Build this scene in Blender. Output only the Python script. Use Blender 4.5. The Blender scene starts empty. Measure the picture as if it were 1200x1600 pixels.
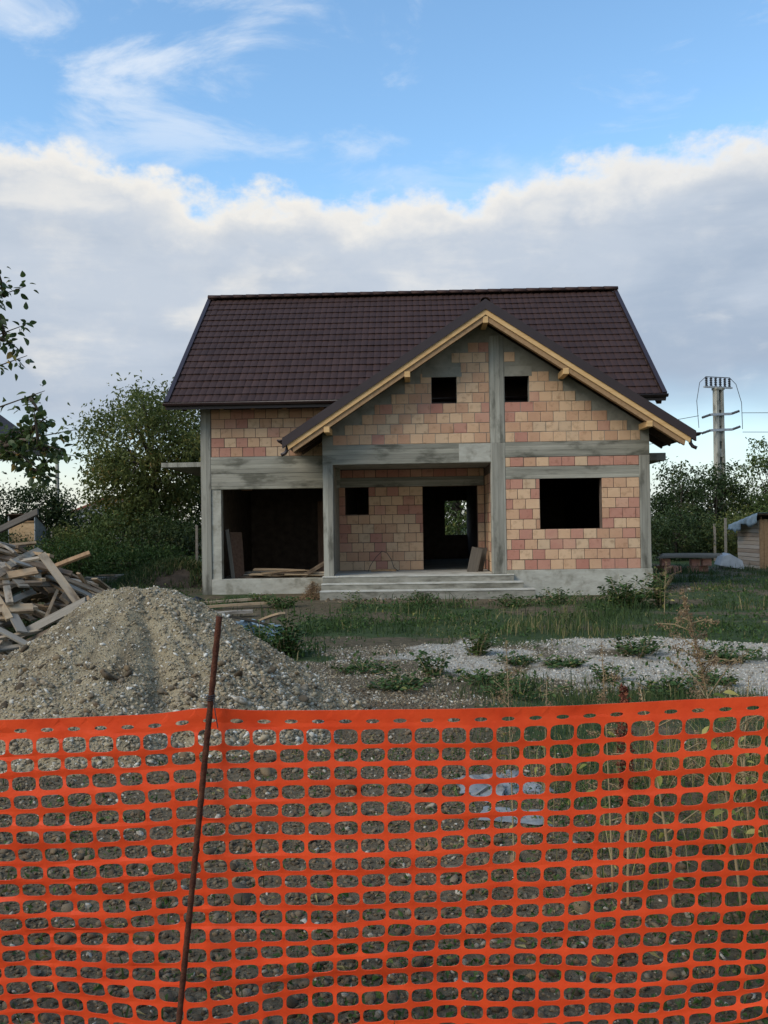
import bpy, math, random
import numpy as np
from mathutils import Vector, Matrix, Euler
R = math.radians
random.seed(7)
rng = np.random.default_rng(11)
scene = bpy.context.scene
COL = scene.collection

# ------------------------------------------------------------------ camera
CAM_H, FOC = 1.65, 1400.0
cam_d = bpy.data.cameras.new('camera')
cam_d.sensor_fit = 'HORIZONTAL'; cam_d.sensor_width = 36.0; cam_d.lens = 36.0 * FOC / 1200.0
cam_d.clip_start = 0.05; cam_d.clip_end = 4000
cam = bpy.data.objects.new('camera', cam_d); COL.objects.link(cam)
cam.location = (0, 0, CAM_H)
PITCH, ROLL = math.atan(20 / FOC), 0.015
cam.rotation_euler = (math.pi / 2 + PITCH, ROLL, 0)
scene.camera = cam
scene.render.resolution_x, scene.render.resolution_y = 768, 1024

# ------------------------------------------------------------------ light
SUN_AZ, SUN_EL = R(-128), R(38)          # azimuth from +Y towards +X: to the left and a little behind the camera, veiled
sun_d = bpy.data.lights.new('sun', 'SUN'); sun_d.energy = 1.5; sun_d.angle = R(32); sun_d.color = (1.0, .9, .76)
sun = bpy.data.objects.new('sun', sun_d); COL.objects.link(sun)
sdir = Vector((math.sin(SUN_AZ) * math.cos(SUN_EL), math.cos(SUN_AZ) * math.cos(SUN_EL), math.sin(SUN_EL)))
sun.rotation_euler = (-sdir).to_track_quat('-Z', 'Y').to_euler()
sun.location = (-20, -10, 20)
vs = scene.view_settings
vs.view_transform = 'Standard'; vs.look = 'None'; vs.exposure = 0.68; vs.gamma = 1.0; vs.use_curve_mapping = False

def build_world():
    w = bpy.data.worlds.new('World'); scene.world = w; w.use_nodes = True
    nt = w.node_tree; nt.nodes.clear(); N = nt.nodes.new; L = nt.links.new
    def m(op, a, b=None, c=None):
        n = N('ShaderNodeMath'); n.operation = op
        for i, x in enumerate((a, b, c)):
            if x is None: continue
            if isinstance(x, (int, float)): n.inputs[i].default_value = x
            else: L(x, n.inputs[i])
        return n.outputs[0]
    def sstep(x, lo, hi):
        n = N('ShaderNodeMapRange'); n.interpolation_type = 'SMOOTHSTEP'
        L(x, n.inputs[0]); n.inputs[1].default_value = lo; n.inputs[2].default_value = hi
        return n.outputs[0]
    def noise(vec, scale, det=6, rough=.55, dist=0):
        n = N('ShaderNodeTexNoise'); L(vec, n.inputs['Vector']); n.inputs['Scale'].default_value = scale
        n.inputs['Detail'].default_value = det; n.inputs['Roughness'].default_value = rough; n.inputs['Distortion'].default_value = dist
        return n.outputs['Fac']
    def mix(f, a, b):
        n = N('ShaderNodeMix'); n.data_type = 'RGBA'; L(f, n.inputs[0])
        for s, x in ((n.inputs[6], a), (n.inputs[7], b)):
            if isinstance(x, tuple): s.default_value = (*x, 1)
            else: L(x, s)
        return n.outputs[2]
    def mapping(sc, loc=(0, 0, 0)):
        n = N('ShaderNodeMapping'); L(tc.outputs['Generated'], n.inputs[0]); n.inputs['Scale'].default_value = sc; n.inputs['Location'].default_value = loc
        return n.outputs[0]
    tc = N('ShaderNodeTexCoord'); sep = N('ShaderNodeSeparateXYZ'); L(tc.outputs['Generated'], sep.inputs[0])
    X, Y, Z = sep.outputs
    sky = N('ShaderNodeTexSky'); sky.sky_type = 'NISHITA'; sky.sun_disc = False
    sky.sun_elevation = SUN_EL; sky.sun_rotation = SUN_AZ; sky.altitude = 200; sky.air_density = 1.15; sky.dust_density = .55; sky.ozone_density = 2.0
    skyc = N('ShaderNodeMix'); skyc.data_type = 'RGBA'; skyc.blend_type = 'MULTIPLY'; skyc.inputs[0].default_value = 1
    L(sky.outputs[0], skyc.inputs[6]); skyc.inputs[7].default_value = (SKY_S * .86, SKY_S * 1.02, SKY_S * 1.04, 1)
    blue = skyc.outputs[2]
    az = m('ARCTAN2', X, Y)
    big = noise(mapping((1, 1, 1.6), (3.1, .4, .2)), 2.6, 3, .5)
    puff = noise(mapping((1, 1, 1.25), (1.7, 2.2, .3)), 9.0, 7, .52, .15)
    fine = noise(mapping((1, 1, 1.5), (.3, 4.2, 1.3)), 22, 6, .6)
    # cloud bank round the horizon, its upper edge rolling with azimuth
    wav = m('MULTIPLY', m('COSINE', m('MULTIPLY', m('ADD', az, .03), 7.4)), -.019)
    edge = m('ADD', m('ADD', wav, .352), m('ADD', m('ADD', m('MULTIPLY', m('SUBTRACT', puff, .5), .095), m('MULTIPLY', m('SUBTRACT', fine, .5), .07)), m('MULTIPLY', m('SUBTRACT', big, .5), .03)))
    depth = m('SUBTRACT', edge, Z)
    bank = sstep(depth, -.008, .020)
    low = sstep(m('ADD', Z, m('MULTIPLY', m('SUBTRACT', big, .5), .16)), .045, .135)
    bank = m('MULTIPLY', bank, m('MULTIPLY_ADD', low, .8, .2))
    # towards the sun the cloud is brighter and warmer
    dot = m('ADD', m('MULTIPLY', X, sdir.x), m('ADD', m('MULTIPLY', Y, sdir.y), m('MULTIPLY', Z, sdir.z)))
    tosun = sstep(dot, -.95, -.15)
    strk0 = noise(mapping((1, 1, 3.6), (5.2, 1.7, 2.9)), 6.5, 7, .58, .3)
    lit = m('MAXIMUM', m('SUBTRACT', 1.0, sstep(depth, .0, .06)), m('MULTIPLY', sstep(m('ADD', m('MULTIPLY', puff, .5), m('MULTIPLY', strk0, .5)), .52, .70), .55))
    lit = m('MINIMUM', m('ADD', lit, m('MULTIPLY', sstep(fine, .45, .75), .12)), 1.0)
    warmc = mix(tosun, (.47, .50, .545), (.60, .575, .53))
    strk = noise(mapping((1, 1, 4.5), (2.2, .7, .9)), 4.2, 6, .55, .3)
    body = mix(sstep(m('ADD', m('MULTIPLY', big, .45), m('MULTIPLY', strk, .55)), .40, .62), (.215, .28, .375), (.315, .37, .45))
    body = mix(m('MULTIPLY', tosun, .3), body, (.44, .45, .46))
    cloud = mix(lit, body, warmc)
    # pale strip of clear air under the bank
    horiz = mix(tosun, (.44, .47, .50), (.58, .54, .47))
    hz = m('SUBTRACT', 1.0, sstep(Z, .0, .17))
    base = mix(m('MULTIPLY', hz, .85), blue, horiz)
    # thin streaks higher up
    inv = m('DIVIDE', 1.0, m('MAXIMUM', Z, .06))
    cmb = N('ShaderNodeCombineXYZ'); L(m('MULTIPLY', m('MULTIPLY', X, inv), -1.0), cmb.inputs[0]); L(m('MULTIPLY', m('MULTIPLY', Y, inv), 1.0), cmb.inputs[1]); cmb.inputs[2].default_value = 7.9
    st = noise(cmb.outputs[0], 2.5, 9, .62, .5); st2 = noise(cmb.outputs[0], .62, 3, .5)
    wisp = m('MULTIPLY', sstep(m('ADD', st, m('MULTIPLY', m('SUBTRACT', st2, .5), 1.1)), .565, .83), .8)
    wisp = m('MULTIPLY', wisp, sstep(Z, .30, .46))
    base = mix(wisp, base, (.52, .56, .61))
    col = mix(bank, base, cloud)
    bg = N('ShaderNodeBackground'); L(col, bg.inputs[0]); bg.inputs[1].default_value = 1.0
    out = N('ShaderNodeOutputWorld'); L(bg.outputs[0], out.inputs[0])
SKY_S = 0.15
build_world()

# ------------------------------------------------------------------ helpers
def props(o, label=None, cat=None, group=None, kind=None):
    if label: o['label'] = label
    if cat: o['category'] = cat
    if group: o['group'] = group
    if kind: o['kind'] = kind
    return o
def link(name, me, mat=None, parent=None, loc=None, rot=None, scale=None):
    o = bpy.data.objects.new(name, me); COL.objects.link(o)
    if mat is not None and me is not None and not me.materials: me.materials.append(mat)
    if parent: o.parent = parent
    if loc is not None: o.location = loc
    if rot is not None: o.rotation_euler = rot
    if scale is not None: o.scale = scale
    return o
def empty(name, loc=(0, 0, 0), rz=0, **kw):
    o = link(name, None, loc=loc, rot=(0, 0, rz)); o.empty_display_size = .1
    return props(o, **kw)
def mesh_np(name, V, F, vary=None, smooth=False):
    """V (n,3), F (m,k) all faces the same size"""
    V = np.asarray(V, dtype=np.float32); F = np.asarray(F, dtype=np.int32)
    me = bpy.data.meshes.new(name)
    me.vertices.add(len(V)); me.vertices.foreach_set('co', V.ravel())
    k = F.shape[1]; me.loops.add(F.size); me.loops.foreach_set('vertex_index', F.ravel())
    me.polygons.add(len(F)); me.polygons.foreach_set('loop_start', np.arange(0, F.size, k, dtype=np.int32))
    me.polygons.foreach_set('use_smooth', np.full(len(F), bool(smooth)))
    if vary is not None:
        a = me.attributes.new('vary', 'FLOAT', 'POINT'); a.data.foreach_set('value', np.asarray(vary, dtype=np.float32))
    me.update(calc_edges=True); me.validate()
    return me
class MB:
    """collects shapes that become one mesh"""
    def __init__(s): s.v = []; s.f = []
    def add(s, vs, fs):
        n = len(s.v); s.v += [tuple(p) for p in vs]; s.f += [tuple(i + n for i in f) for f in fs]; return s
    def box(s, a, b):
        x0, y0, z0 = a; x1, y1, z1 = b
        return s.add([(x0,y0,z0),(x1,y0,z0),(x1,y1,z0),(x0,y1,z0),(x0,y0,z1),(x1,y0,z1),(x1,y1,z1),(x0,y1,z1)],
                     [(3,2,1,0),(4,5,6,7),(0,1,5,4),(1,2,6,5),(2,3,7,6),(3,0,4,7)])
    def prism(s, poly, ext):
        """closed polygon of 3D points extruded by vector"""
        n = len(poly); e = Vector(ext); P = [Vector(p) for p in poly]
        return s.add(P + [p + e for p in P], [tuple(range(n))[::-1], tuple(range(n, 2*n))] + [(i, (i+1) % n, n + (i+1) % n, n + i) for i in range(n)])
    def bar(s, p, q, w, h, upv=(0, 0, 1)):
        p, q = Vector(p), Vector(q); d = (q - p).normalized(); sd = d.cross(Vector(upv))
        if sd.length < 1e-4: sd = d.cross(Vector((1, 0, 0)))
        sd.normalize(); u = sd.cross(d)
        c = [p + sd*a*w/2 + u*b*h/2 for a, b in ((-1,-1),(1,-1),(1,1),(-1,1))]
        return s.prism(c, q - p)
    def tube(s, pts, rad, n=8, cap=True):
        pts = [Vector(p) for p in pts]
        if not isinstance(rad, (list, tuple)): rad = [rad] * len(pts)
        rings = []; u = None
        for i, p in enumerate(pts):
            d = (pts[min(i+1, len(pts)-1)] - pts[max(i-1, 0)])
            if d.length < 1e-9: d = Vector((0, 0, 1))
            d.normalize()
            if u is None:
                u = d.orthogonal().normalized()
            else:
                u = (u - d * u.dot(d)); u = u.normalized() if u.length > 1e-6 else d.orthogonal().normalized()
            w = d.cross(u)
            rings.append([p + (u * math.cos(2*math.pi*k/n) + w * math.sin(2*math.pi*k/n)) * rad[i] for k in range(n)])
        vs_ = [v for r in rings for v in r]; fs = []
        for i in range(len(pts) - 1):
            for k in range(n): fs.append((i*n+k, i*n+(k+1) % n, (i+1)*n+(k+1) % n, (i+1)*n+k))
        if cap: fs += [tuple(range(n))[::-1], tuple(range((len(pts)-1)*n, len(pts)*n))]
        return s.add(vs_, fs)
    def mesh(s, name, smooth=False):
        me = bpy.data.meshes.new(name); me.from_pydata(s.v, [], s.f); me.update()
        if smooth:
            for p in me.polygons: p.use_smooth = True
        return me
    def build(s, name, mat, parent=None, smooth=False, bevel=0, **kw):
        o = link(name, s.mesh(name, smooth), mat, parent)
        if bevel:
            b = o.modifiers.new('bevel', 'BEVEL'); b.width = bevel; b.segments = 2; b.limit_method = 'ANGLE'
        return props(o, **kw)
def hash2(ix, iy, seed):
    h = (ix.astype(np.int64) * 374761393 + iy.astype(np.int64) * 668265263 + seed * 1442695041) & 0xffffffff
    h = ((h ^ (h >> 13)) * 1274126177) & 0xffffffff
    return ((h ^ (h >> 16)) & 0xffffff) / float(0xffffff)
def vnoise(x, y, scale=1.0, seed=0, oct=3):
    x = np.asarray(x, float) * scale; y = np.asarray(y, float) * scale; t = 0; a = 1; tot = 0
    for o in range(oct):
        ix, iy = np.floor(x), np.floor(y); fx, fy = x - ix, y - iy
        fx = fx*fx*(3-2*fx); fy = fy*fy*(3-2*fy)
        t = t + a * ((hash2(ix, iy, seed+o)*(1-fx) + hash2(ix+1, iy, seed+o)*fx)*(1-fy) + (hash2(ix, iy+1, seed+o)*(1-fx) + hash2(ix+1, iy+1, seed+o)*fx)*fy)
        tot += a; a *= .5; x = x * 2.03 + 17.1; y = y * 2.03 - 9.7
    return t / tot
def ss(x, lo, hi):
    t = np.clip((np.asarray(x, float) - lo) / (hi - lo), 0, 1); return t*t*(3-2*t)

# ------------------------------------------------------------------ materials
MATS = {}
def pmat(name, stops, scale=6, rough=.85, bump=.3, bscale=None, stretch=(1, 1, 1), det=6, attr=None, orand=0.0, fine=None, spec=.3, stain=None, metal=0, transl=0, bdist=.01, boards=None, ribs=None):
    """colour ramp over noise (or over the per-piece attribute), object-random tint, bump; stain=(colour, scale, lo, hi, stretch)"""
    mt = bpy.data.materials.new(name); mt.use_nodes = True; nt = mt.node_tree; N = nt.nodes.new; L = nt.links.new
    b = nt.nodes['Principled BSDF']; out = nt.nodes['Material Output']
    tc = N('ShaderNodeTexCoord'); oi = N('ShaderNodeObjectInfo')
    va = N('ShaderNodeVectorMath'); va.operation = 'MULTIPLY_ADD'
    cb = N('ShaderNodeCombineXYZ')
    for i in range(3): L(oi.outputs['Random'], cb.inputs[i])
    L(cb.outputs[0], va.inputs[0]); va.inputs[1].default_value = (37, 53, 71); L(tc.outputs['Object'], va.inputs[2])
    mp = N('ShaderNodeMapping'); L(va.outputs[0], mp.inputs[0]); mp.inputs['Scale'].default_value = stretch
    def noise(sc, d=det, vec=None):
        n = N('ShaderNodeTexNoise'); L(vec or mp.outputs[0], n.inputs['Vector']); n.inputs['Scale'].default_value = sc; n.inputs['Detail'].default_value = d; n.inputs['Roughness'].default_value = .6
        return n.outputs['Fac']
    fac = noise(scale)
    if attr:
        at = N('ShaderNodeAttribute'); at.attribute_name = attr; src = at.outputs['Fac']
        mm = N('ShaderNodeMath'); mm.operation = 'MULTIPLY_ADD'; L(fac, mm.inputs[0]); mm.inputs[1].default_value = .25; 
        m2 = N('ShaderNodeMath'); m2.operation = 'SUBTRACT'; L(src, m2.inputs[0]); m2.inputs[1].default_value = .125; L(m2.outputs[0], mm.inputs[2]); fac = mm.outputs[0]
    elif orand:
        mm = N('ShaderNodeMath'); mm.operation = 'MULTIPLY_ADD'; L(oi.outputs['Random'], mm.inputs[0]); mm.inputs[1].default_value = orand
        m2 = N('ShaderNodeMath'); m2.operation = 'MULTIPLY_ADD'; L(fac, m2.inputs[0]); m2.inputs[1].default_value = 1 - orand*.6; m2.inputs[2].default_value = -orand*.2
        L(m2.outputs[0], mm.inputs[2]); fac = mm.outputs[0]
    cr = N('ShaderNodeValToRGB'); L(fac, cr.inputs[0]); els = cr.color_ramp.elements
    while len(els) < len(stops): els.new(.5)
    for e, (p, c) in zip(els, stops): e.position = p; e.color = (*c, 1)
    col = cr.outputs[0]
    if stain:
        sc, ssc, lo, hi, sst = stain
        mp2 = N('ShaderNodeMapping'); L(va.outputs[0], mp2.inputs[0]); mp2.inputs['Scale'].default_value = sst
        mr = N('ShaderNodeMapRange'); mr.interpolation_type = 'SMOOTHSTEP'; L(noise(ssc, 6, mp2.outputs[0]), mr.inputs[0]); mr.inputs[1].default_value = lo; mr.inputs[2].default_value = hi
        mx = N('ShaderNodeMix'); mx.data_type = 'RGBA'; mx.blend_type = 'MULTIPLY'; L(mr.outputs[0], mx.inputs[0]); L(col, mx.inputs[6]); mx.inputs[7].default_value = (*sc, 1); col = mx.outputs[2]
    extra = None
    if boards:                                    # imprint of the shuttering boards: (axis, boards per metre)
        ax, fr = boards; sx = N('ShaderNodeSeparateXYZ'); L(va.outputs[0], sx.inputs[0])
        wob = N('ShaderNodeMath'); wob.operation = 'MULTIPLY_ADD'; L(noise(1.5, 2, va.outputs[0]), wob.inputs[0]); wob.inputs[1].default_value = .05; L(sx.outputs[ax], wob.inputs[2])
        q = N('ShaderNodeMath'); q.operation = 'MULTIPLY'; L(wob.outputs[0], q.inputs[0]); q.inputs[1].default_value = fr
        fl = N('ShaderNodeMath'); fl.operation = 'FLOOR'; L(q.outputs[0], fl.inputs[0]); fc = N('ShaderNodeMath'); fc.operation = 'FRACT'; L(q.outputs[0], fc.inputs[0])
        wn = N('ShaderNodeTexWhiteNoise'); wn.noise_dimensions = '1D'; L(fl.outputs[0], wn.inputs['W'])
        tr_ = N('ShaderNodeMapRange'); L(wn.outputs['Value'], tr_.inputs[0]); tr_.inputs[3].default_value = .72; tr_.inputs[4].default_value = 1.12
        ln = N('ShaderNodeMapRange'); L(fc.outputs[0], ln.inputs[0]); ln.inputs[1].default_value = 0; ln.inputs[2].default_value = .09; ln.inputs[3].default_value = .55; ln.inputs[4].default_value = 1
        pr = N('ShaderNodeMath'); pr.operation = 'MULTIPLY'; L(tr_.outputs[0], pr.inputs[0]); L(ln.outputs[0], pr.inputs[1])
        vm = N('ShaderNodeVectorMath'); vm.operation = 'SCALE'; L(col, vm.inputs[0]); L(pr.outputs[0], vm.inputs['Scale']); col = vm.outputs[0]; extra = ln.outputs[0]
    if ribs:                                      # extruded grooves of hollow clay blocks
        sx = N('ShaderNodeSeparateXYZ'); L(tc.outputs['Object'], sx.inputs[0]); q = N('ShaderNodeMath'); q.operation = 'MULTIPLY'; L(sx.outputs[ribs[0]], q.inputs[0]); q.inputs[1].default_value = ribs[1]
        sn = N('ShaderNodeMath'); sn.operation = 'SINE'; L(q.outputs[0], sn.inputs[0]); mr2 = N('ShaderNodeMapRange'); L(sn.outputs[0], mr2.inputs[0]); mr2.inputs[1].default_value = -1; mr2.inputs[2].default_value = -.4; extra = mr2.outputs[0]
    L(col, b.inputs['Base Color']); b.inputs['Roughness'].default_value = rough; b.inputs['Specular IOR Level'].default_value = spec; b.inputs['Metallic'].default_value = metal
    if bump:
        bp = N('ShaderNodeBump'); bp.inputs['Strength'].default_value = bump; bp.inputs['Distance'].default_value = bdist
        L(noise(bscale or scale * 4), bp.inputs['Height']); nrm = bp.outputs[0]
        if extra is not None:
            b2 = N('ShaderNodeBump'); b2.inputs['Strength'].default_value = .6; b2.inputs['Distance'].default_value = .006; L(extra, b2.inputs['Height']); L(nrm, b2.inputs['Normal']); nrm = b2.outputs[0]
        L(nrm, b.inputs['Normal'])
    if transl:
        tr = N('ShaderNodeBsdfTranslucent'); L(col, tr.inputs[0]); ms = N('ShaderNodeMixShader'); ms.inputs[0].default_value = transl
        L(b.outputs[0], ms.inputs[1]); L(tr.outputs[0], ms.inputs[2]); L(ms.outputs[0], out.inputs[0])
    MATS[name] = mt
    return mt
M = MATS
pmat('brick_tan', [(.06, (.48, .265, .165)), (.36, (.57, .355, .215)), (.62, (.64, .43, .265)), (.94, (.54, .385, .25))], 3.5, .92, .6, 60, (1, 1, 1), orand=.8, stain=((.72, .67, .63), 7, .5, .74, (1, 1, 1)), ribs=(0, 260))
pmat('brick_red', [(.1, (.43, .19, .135)), (.4, (.49, .25, .175)), (.65, (.45, .215, .155)), (.9, (.55, .32, .215))], 3.5, .92, .6, 60, (1, 1, 1), orand=.8, stain=((.72, .67, .63), 7, .5, .74, (1, 1, 1)), ribs=(0, 260))
pmat('mortar', [(.3, (.085, .06, .045)), (.7, (.16, .12, .092))], 5, .95, .4, 50)  # mortar behind the bricks; its dark tone doubles as shade on inner walls
pmat('concrete_beam', [(.28, (.20, .19, .15)), (.46, (.29, .275, .22)), (.58, (.34, .32, .26)), (.74, (.43, .405, .33))], 2.2, .9, .6, 14, (.35, .6, 4.0), orand=.10, stain=((.45, .45, .43), 2.2, .50, .66, (.5, 1, 1.3)), boards=(2, 8.5))
pmat('concrete_pillar', [(.28, (.20, .19, .155)), (.46, (.29, .275, .225)), (.6, (.34, .325, .27)), (.76, (.42, .40, .335))], 2.2, .9, .6, 14, (4.0, 4.0, .35), orand=.10, stain=((.48, .48, .46), 2.2, .5, .67, (1.4, 1, .5)), boards=(0, 8.0))
pmat('concrete_rough', [(.25, (.16, .15, .12)), (.5, (.25, .235, .19)), (.75, (.33, .31, .25))], 4, .95, .7, 18, stain=((.55, .55, .52), 2, .48, .7, (1, 1, 1)))
pmat('concrete_pale', [(.26, (.28, .27, .225)), (.45, (.36, .345, .29)), (.6, (.41, .395, .335)), (.78, (.47, .45, .39))], 4.5, .9, .8, 22, (.7, 1, 1.6), stain=((.62, .61, .57), 2.4, .50, .66, (1.0, 1, .8)))
pmat('concrete_tread', [(.26, (.34, .325, .275)), (.5, (.44, .425, .365)), (.78, (.52, .50, .44))], 4.5, .92, .6, 22, stain=((.6, .58, .55), 2.0, .5, .68, (.6, 1, 1.5)))  # step tops paler than the risers, skylight painted in
pmat('concrete_step', [(.26, (.15, .14, .115)), (.45, (.22, .21, .17)), (.6, (.27, .255, .21)), (.78, (.34, .32, .27))], 4.5, .92, .7, 22, (.7, 1, 1.6), stain=((.5, .49, .46), 2.0, .46, .64, (.6, 1, 1.5)))  # risers kept darker than their tops, shade painted in
pmat('roof_metal', [(.3, (.033, .0165, .0125)), (.7, (.052, .0265, .020))], 1.3, .66, .35, 3.0, spec=.22, orand=.25, bdist=.02)
pmat('trim_metal', [(.3, (.022, .011, .010)), (.7, (.03, .016, .014))], 3, .42, 0, spec=.5)
pmat('fresh_wood', [(.25, (.46, .26, .10)), (.5, (.58, .36, .155)), (.75, (.64, .43, .21))], 2.2, .7, .2, 30, (.6, 6, 6), orand=.15)
pmat('rafter_wood', [(.25, (.20, .115, .055)), (.5, (.30, .18, .09)), (.75, (.36, .23, .12))], 2.2, .8, .2, 30, (6, .5, 6), orand=.2)
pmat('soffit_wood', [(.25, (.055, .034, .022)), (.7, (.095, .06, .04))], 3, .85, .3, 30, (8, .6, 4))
pmat('old_plank', [(.08, (.11, .078, .052)), (.3, (.22, .165, .11)), (.5, (.33, .225, .13)), (.7, (.39, .295, .19)), (.92, (.31, .275, .225))], 2.0, .88, .5, 26, (.5, 7, 7), orand=.85, stain=((.40, .37, .35), 3, .47, .72, (.8, 2, 2)))
pmat('dark_plank', [(.2, (.05, .042, .033)), (.5, (.085, .072, .057)), (.8, (.13, .112, .09))], 2.4, .9, .5, 26, (.5, 7, 7), orand=.4)
pmat('grey_plank', [(.2, (.10, .085, .065)), (.5, (.19, .165, .13)), (.8, (.28, .25, .205))], 2.4, .9, .5, 26, (.5, 7, 7), orand=.6)
pmat('plywood', [(.3, (.42, .27, .14)), (.7, (.56, .39, .22))], 4, .8, .2, 30, (1, 1, 3))
pmat('grey_panel', [(.3, (.30, .32, .33)), (.7, (.42, .44, .45))], 5, .8, .2, 20)
pmat('dark_wood', [(.3, (.10, .055, .035)), (.7, (.17, .10, .065))], 2.4, .85, .4, 26, (5, 5, .5))
pmat('rust', [(.25, (.045, .016, .010)), (.5, (.085, .030, .017)), (.8, (.15, .06, .03))], 30, .9, .6, 120, spec=.2)
pmat('orange_plastic', [(.3, (.80, .068, .016)), (.7, (.90, .095, .022))], 9, .45, .25, 40, spec=.4, transl=.10, bdist=.004, stain=((.84, .78, .74), 5, .5, .72, (1, 1, 1)))
pmat('ground_far', [(.3, (.05, .07, .025)), (.7, (.10, .11, .045))], 2)
pmat('sand_gravel', [(.22, (.185, .145, .088)), (.45, (.30, .243, .148)), (.62, (.37, .302, .188)), (.82, (.43, .368, .25))], 5.0, .95, 1.0, 55, (1, 1, .5), stain=((.55, .53, .52), 2.4, .5, .66, (1.2, .5, .4)), bdist=.03)
pmat('pebble', [(0, (.055, .038, .021)), (.25, (.10, .074, .044)), (.5, (.155, .118, .074)), (.68, (.18, .128, .070)), (.84, (.12, .080, .046)), (.95, (.22, .185, .13)), (1, (.44, .395, .32))], 40, .88, .3, 150, attr='vary')
pmat('pile_pebble', [(0, (.12, .096, .064)), (.2, (.205, .167, .108)), (.42, (.29, .24, .16)), (.6, (.345, .28, .178)), (.75, (.215, .168, .112)), (.9, (.40, .36, .28)), (1, (.61, .575, .495))], 40, .88, .3, 150, attr='vary')
pmat('pale_stone', [(0, (.20, .17, .13)), (.4, (.32, .284, .225)), (.8, (.42, .38, .31)), (1, (.61, .57, .49))], 40, .85, .3, 150, attr='vary')
pmat('grass_blade', [(0, (.022, .044, .012)), (.4, (.042, .074, .019)), (.75, (.07, .098, .028)), (.9, (.14, .135, .05)), (1, (.27, .22, .10))], 3, .75, 0, attr='vary', transl=.25)
pmat('dry_blade', [(0, (.10, .10, .03)), (.5, (.22, .19, .065)), (1, (.38, .31, .14))], 3, .8, 0, attr='vary', transl=.25)
pmat('weed_leaf', [(0, (.026, .055, .013)), (.5, (.052, .10, .022)), (.85, (.095, .14, .035)), (1, (.24, .22, .06))], 3, .6, 0, attr='vary', transl=.28)
pmat('yellow_leaf', [(0, (.10, .14, .03)), (.5, (.26, .25, .055)), (1, (.42, .36, .11))], 3, .6, 0, attr='vary', transl=.3)
pmat('seed_brown', [(0, (.13, .085, .05)), (.5, (.24, .16, .09)), (1, (.36, .26, .14))], 8, .9, 0, attr='vary', transl=.15)
pmat('seed_red', [(0, (.09, .025, .016)), (.5, (.15, .045, .026)), (1, (.22, .08, .04))], 8, .9, 0, attr='vary', transl=.1)
pmat('weed_stem', [(.3, (.22, .16, .085)), (.7, (.36, .28, .15))], 8, .8, .2, 40)
pmat('tree_leaf', [(0, (.030, .052, .014)), (.45, (.06, .088, .022)), (.8, (.10, .125, .034)), (.93, (.19, .16, .045)), (1, (.30, .20, .06))], 3, .6, 0, attr='vary', transl=.3)
pmat('autumn_leaf', [(0, (.066, .088, .024)), (.45, (.12, .145, .038)), (.75, (.18, .19, .052)), (.92, (.25, .21, .06)), (1, (.34, .22, .07))], 3, .6, 0, attr='vary', transl=.4)
pmat('dark_leaf', [(0, (.022, .042, .013)), (.5, (.042, .068, .019)), (.9, (.075, .098, .028)), (1, (.13, .13, .04))], 3, .6, 0, attr='vary', transl=.28)
pmat('light_leaf', [(0, (.045, .075, .020)), (.5, (.082, .120, .030)), (.9, (.13, .165, .045)), (1, (.24, .22, .07))], 3, .6, 0, attr='vary', transl=.3)
pmat('near_leaf', [(0, (.036, .060, .020)), (.55, (.065, .10, .030)), (.82, (.11, .135, .04)), (.93, (.34, .23, .06)), (1, (.46, .30, .08))], 3, .5, 0, attr='vary', transl=.38)
pmat('bark', [(.3, (.065, .05, .037)), (.7, (.13, .105, .08))], 8, .95, .8, 30, (3, 3, .5))
pmat('blue_tarp', [(.3, (.15, .215, .25)), (.7, (.27, .34, .38))], 5, .5, .3, 14, spec=.4, stain=((.6, .58, .55), 4, .5, .7, (1, 1, 1)))
pmat('pale_sheet', [(.3, (.15, .155, .15)), (.7, (.27, .272, .265))], 7, .5, .3, 14, stain=((.45, .40, .34), 6, .5, .68, (1, 1, 1)))
pmat('black_sheet', [(.3, (.012, .013, .018)), (.7, (.03, .032, .04))], 5, .4, .3, 14, spec=.5)
pmat('soil', [(.3, (.035, .026, .017)), (.7, (.075, .055, .037))], 4, .95, .9, 20, bdist=.04)
pmat('straw', [(0, (.09, .05, .025)), (.5, (.17, .10, .05)), (1, (.27, .18, .09))], 8, .9, 0, attr='vary')
pmat('red_roof', [(.3, (.22, .07, .045)), (.7, (.32, .11, .07))], 6, .85, .3, 30)
pmat('far_wall', [(.3, (.50, .48, .44)), (.7, (.62, .60, .55))], 3, .9, .2, 20)
pmat('dark_glass', [(.3, (.02, .022, .025)), (.7, (.03, .033, .036))], 3, .15, 0, spec=.5)
pmat('insulator', [(.3, (.035, .035, .038)), (.7, (.06, .06, .065))], 5, .3, 0, spec=.5)
pmat('wire', [(.3, (.03, .03, .032)), (.7, (.05, .05, .05))], 5, .6, 0)
pmat('shed_board', [(.25, (.42, .30, .21)), (.5, (.54, .42, .31)), (.75, (.60, .50, .40))], 2.4, .85, .4, 26, (5, .5, 5), orand=.5)
pmat('grey_stone', [(.3, (.34, .335, .32)), (.7, (.52, .51, .49))], 4, .9, .6, 20)
M_LEAF = M

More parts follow.
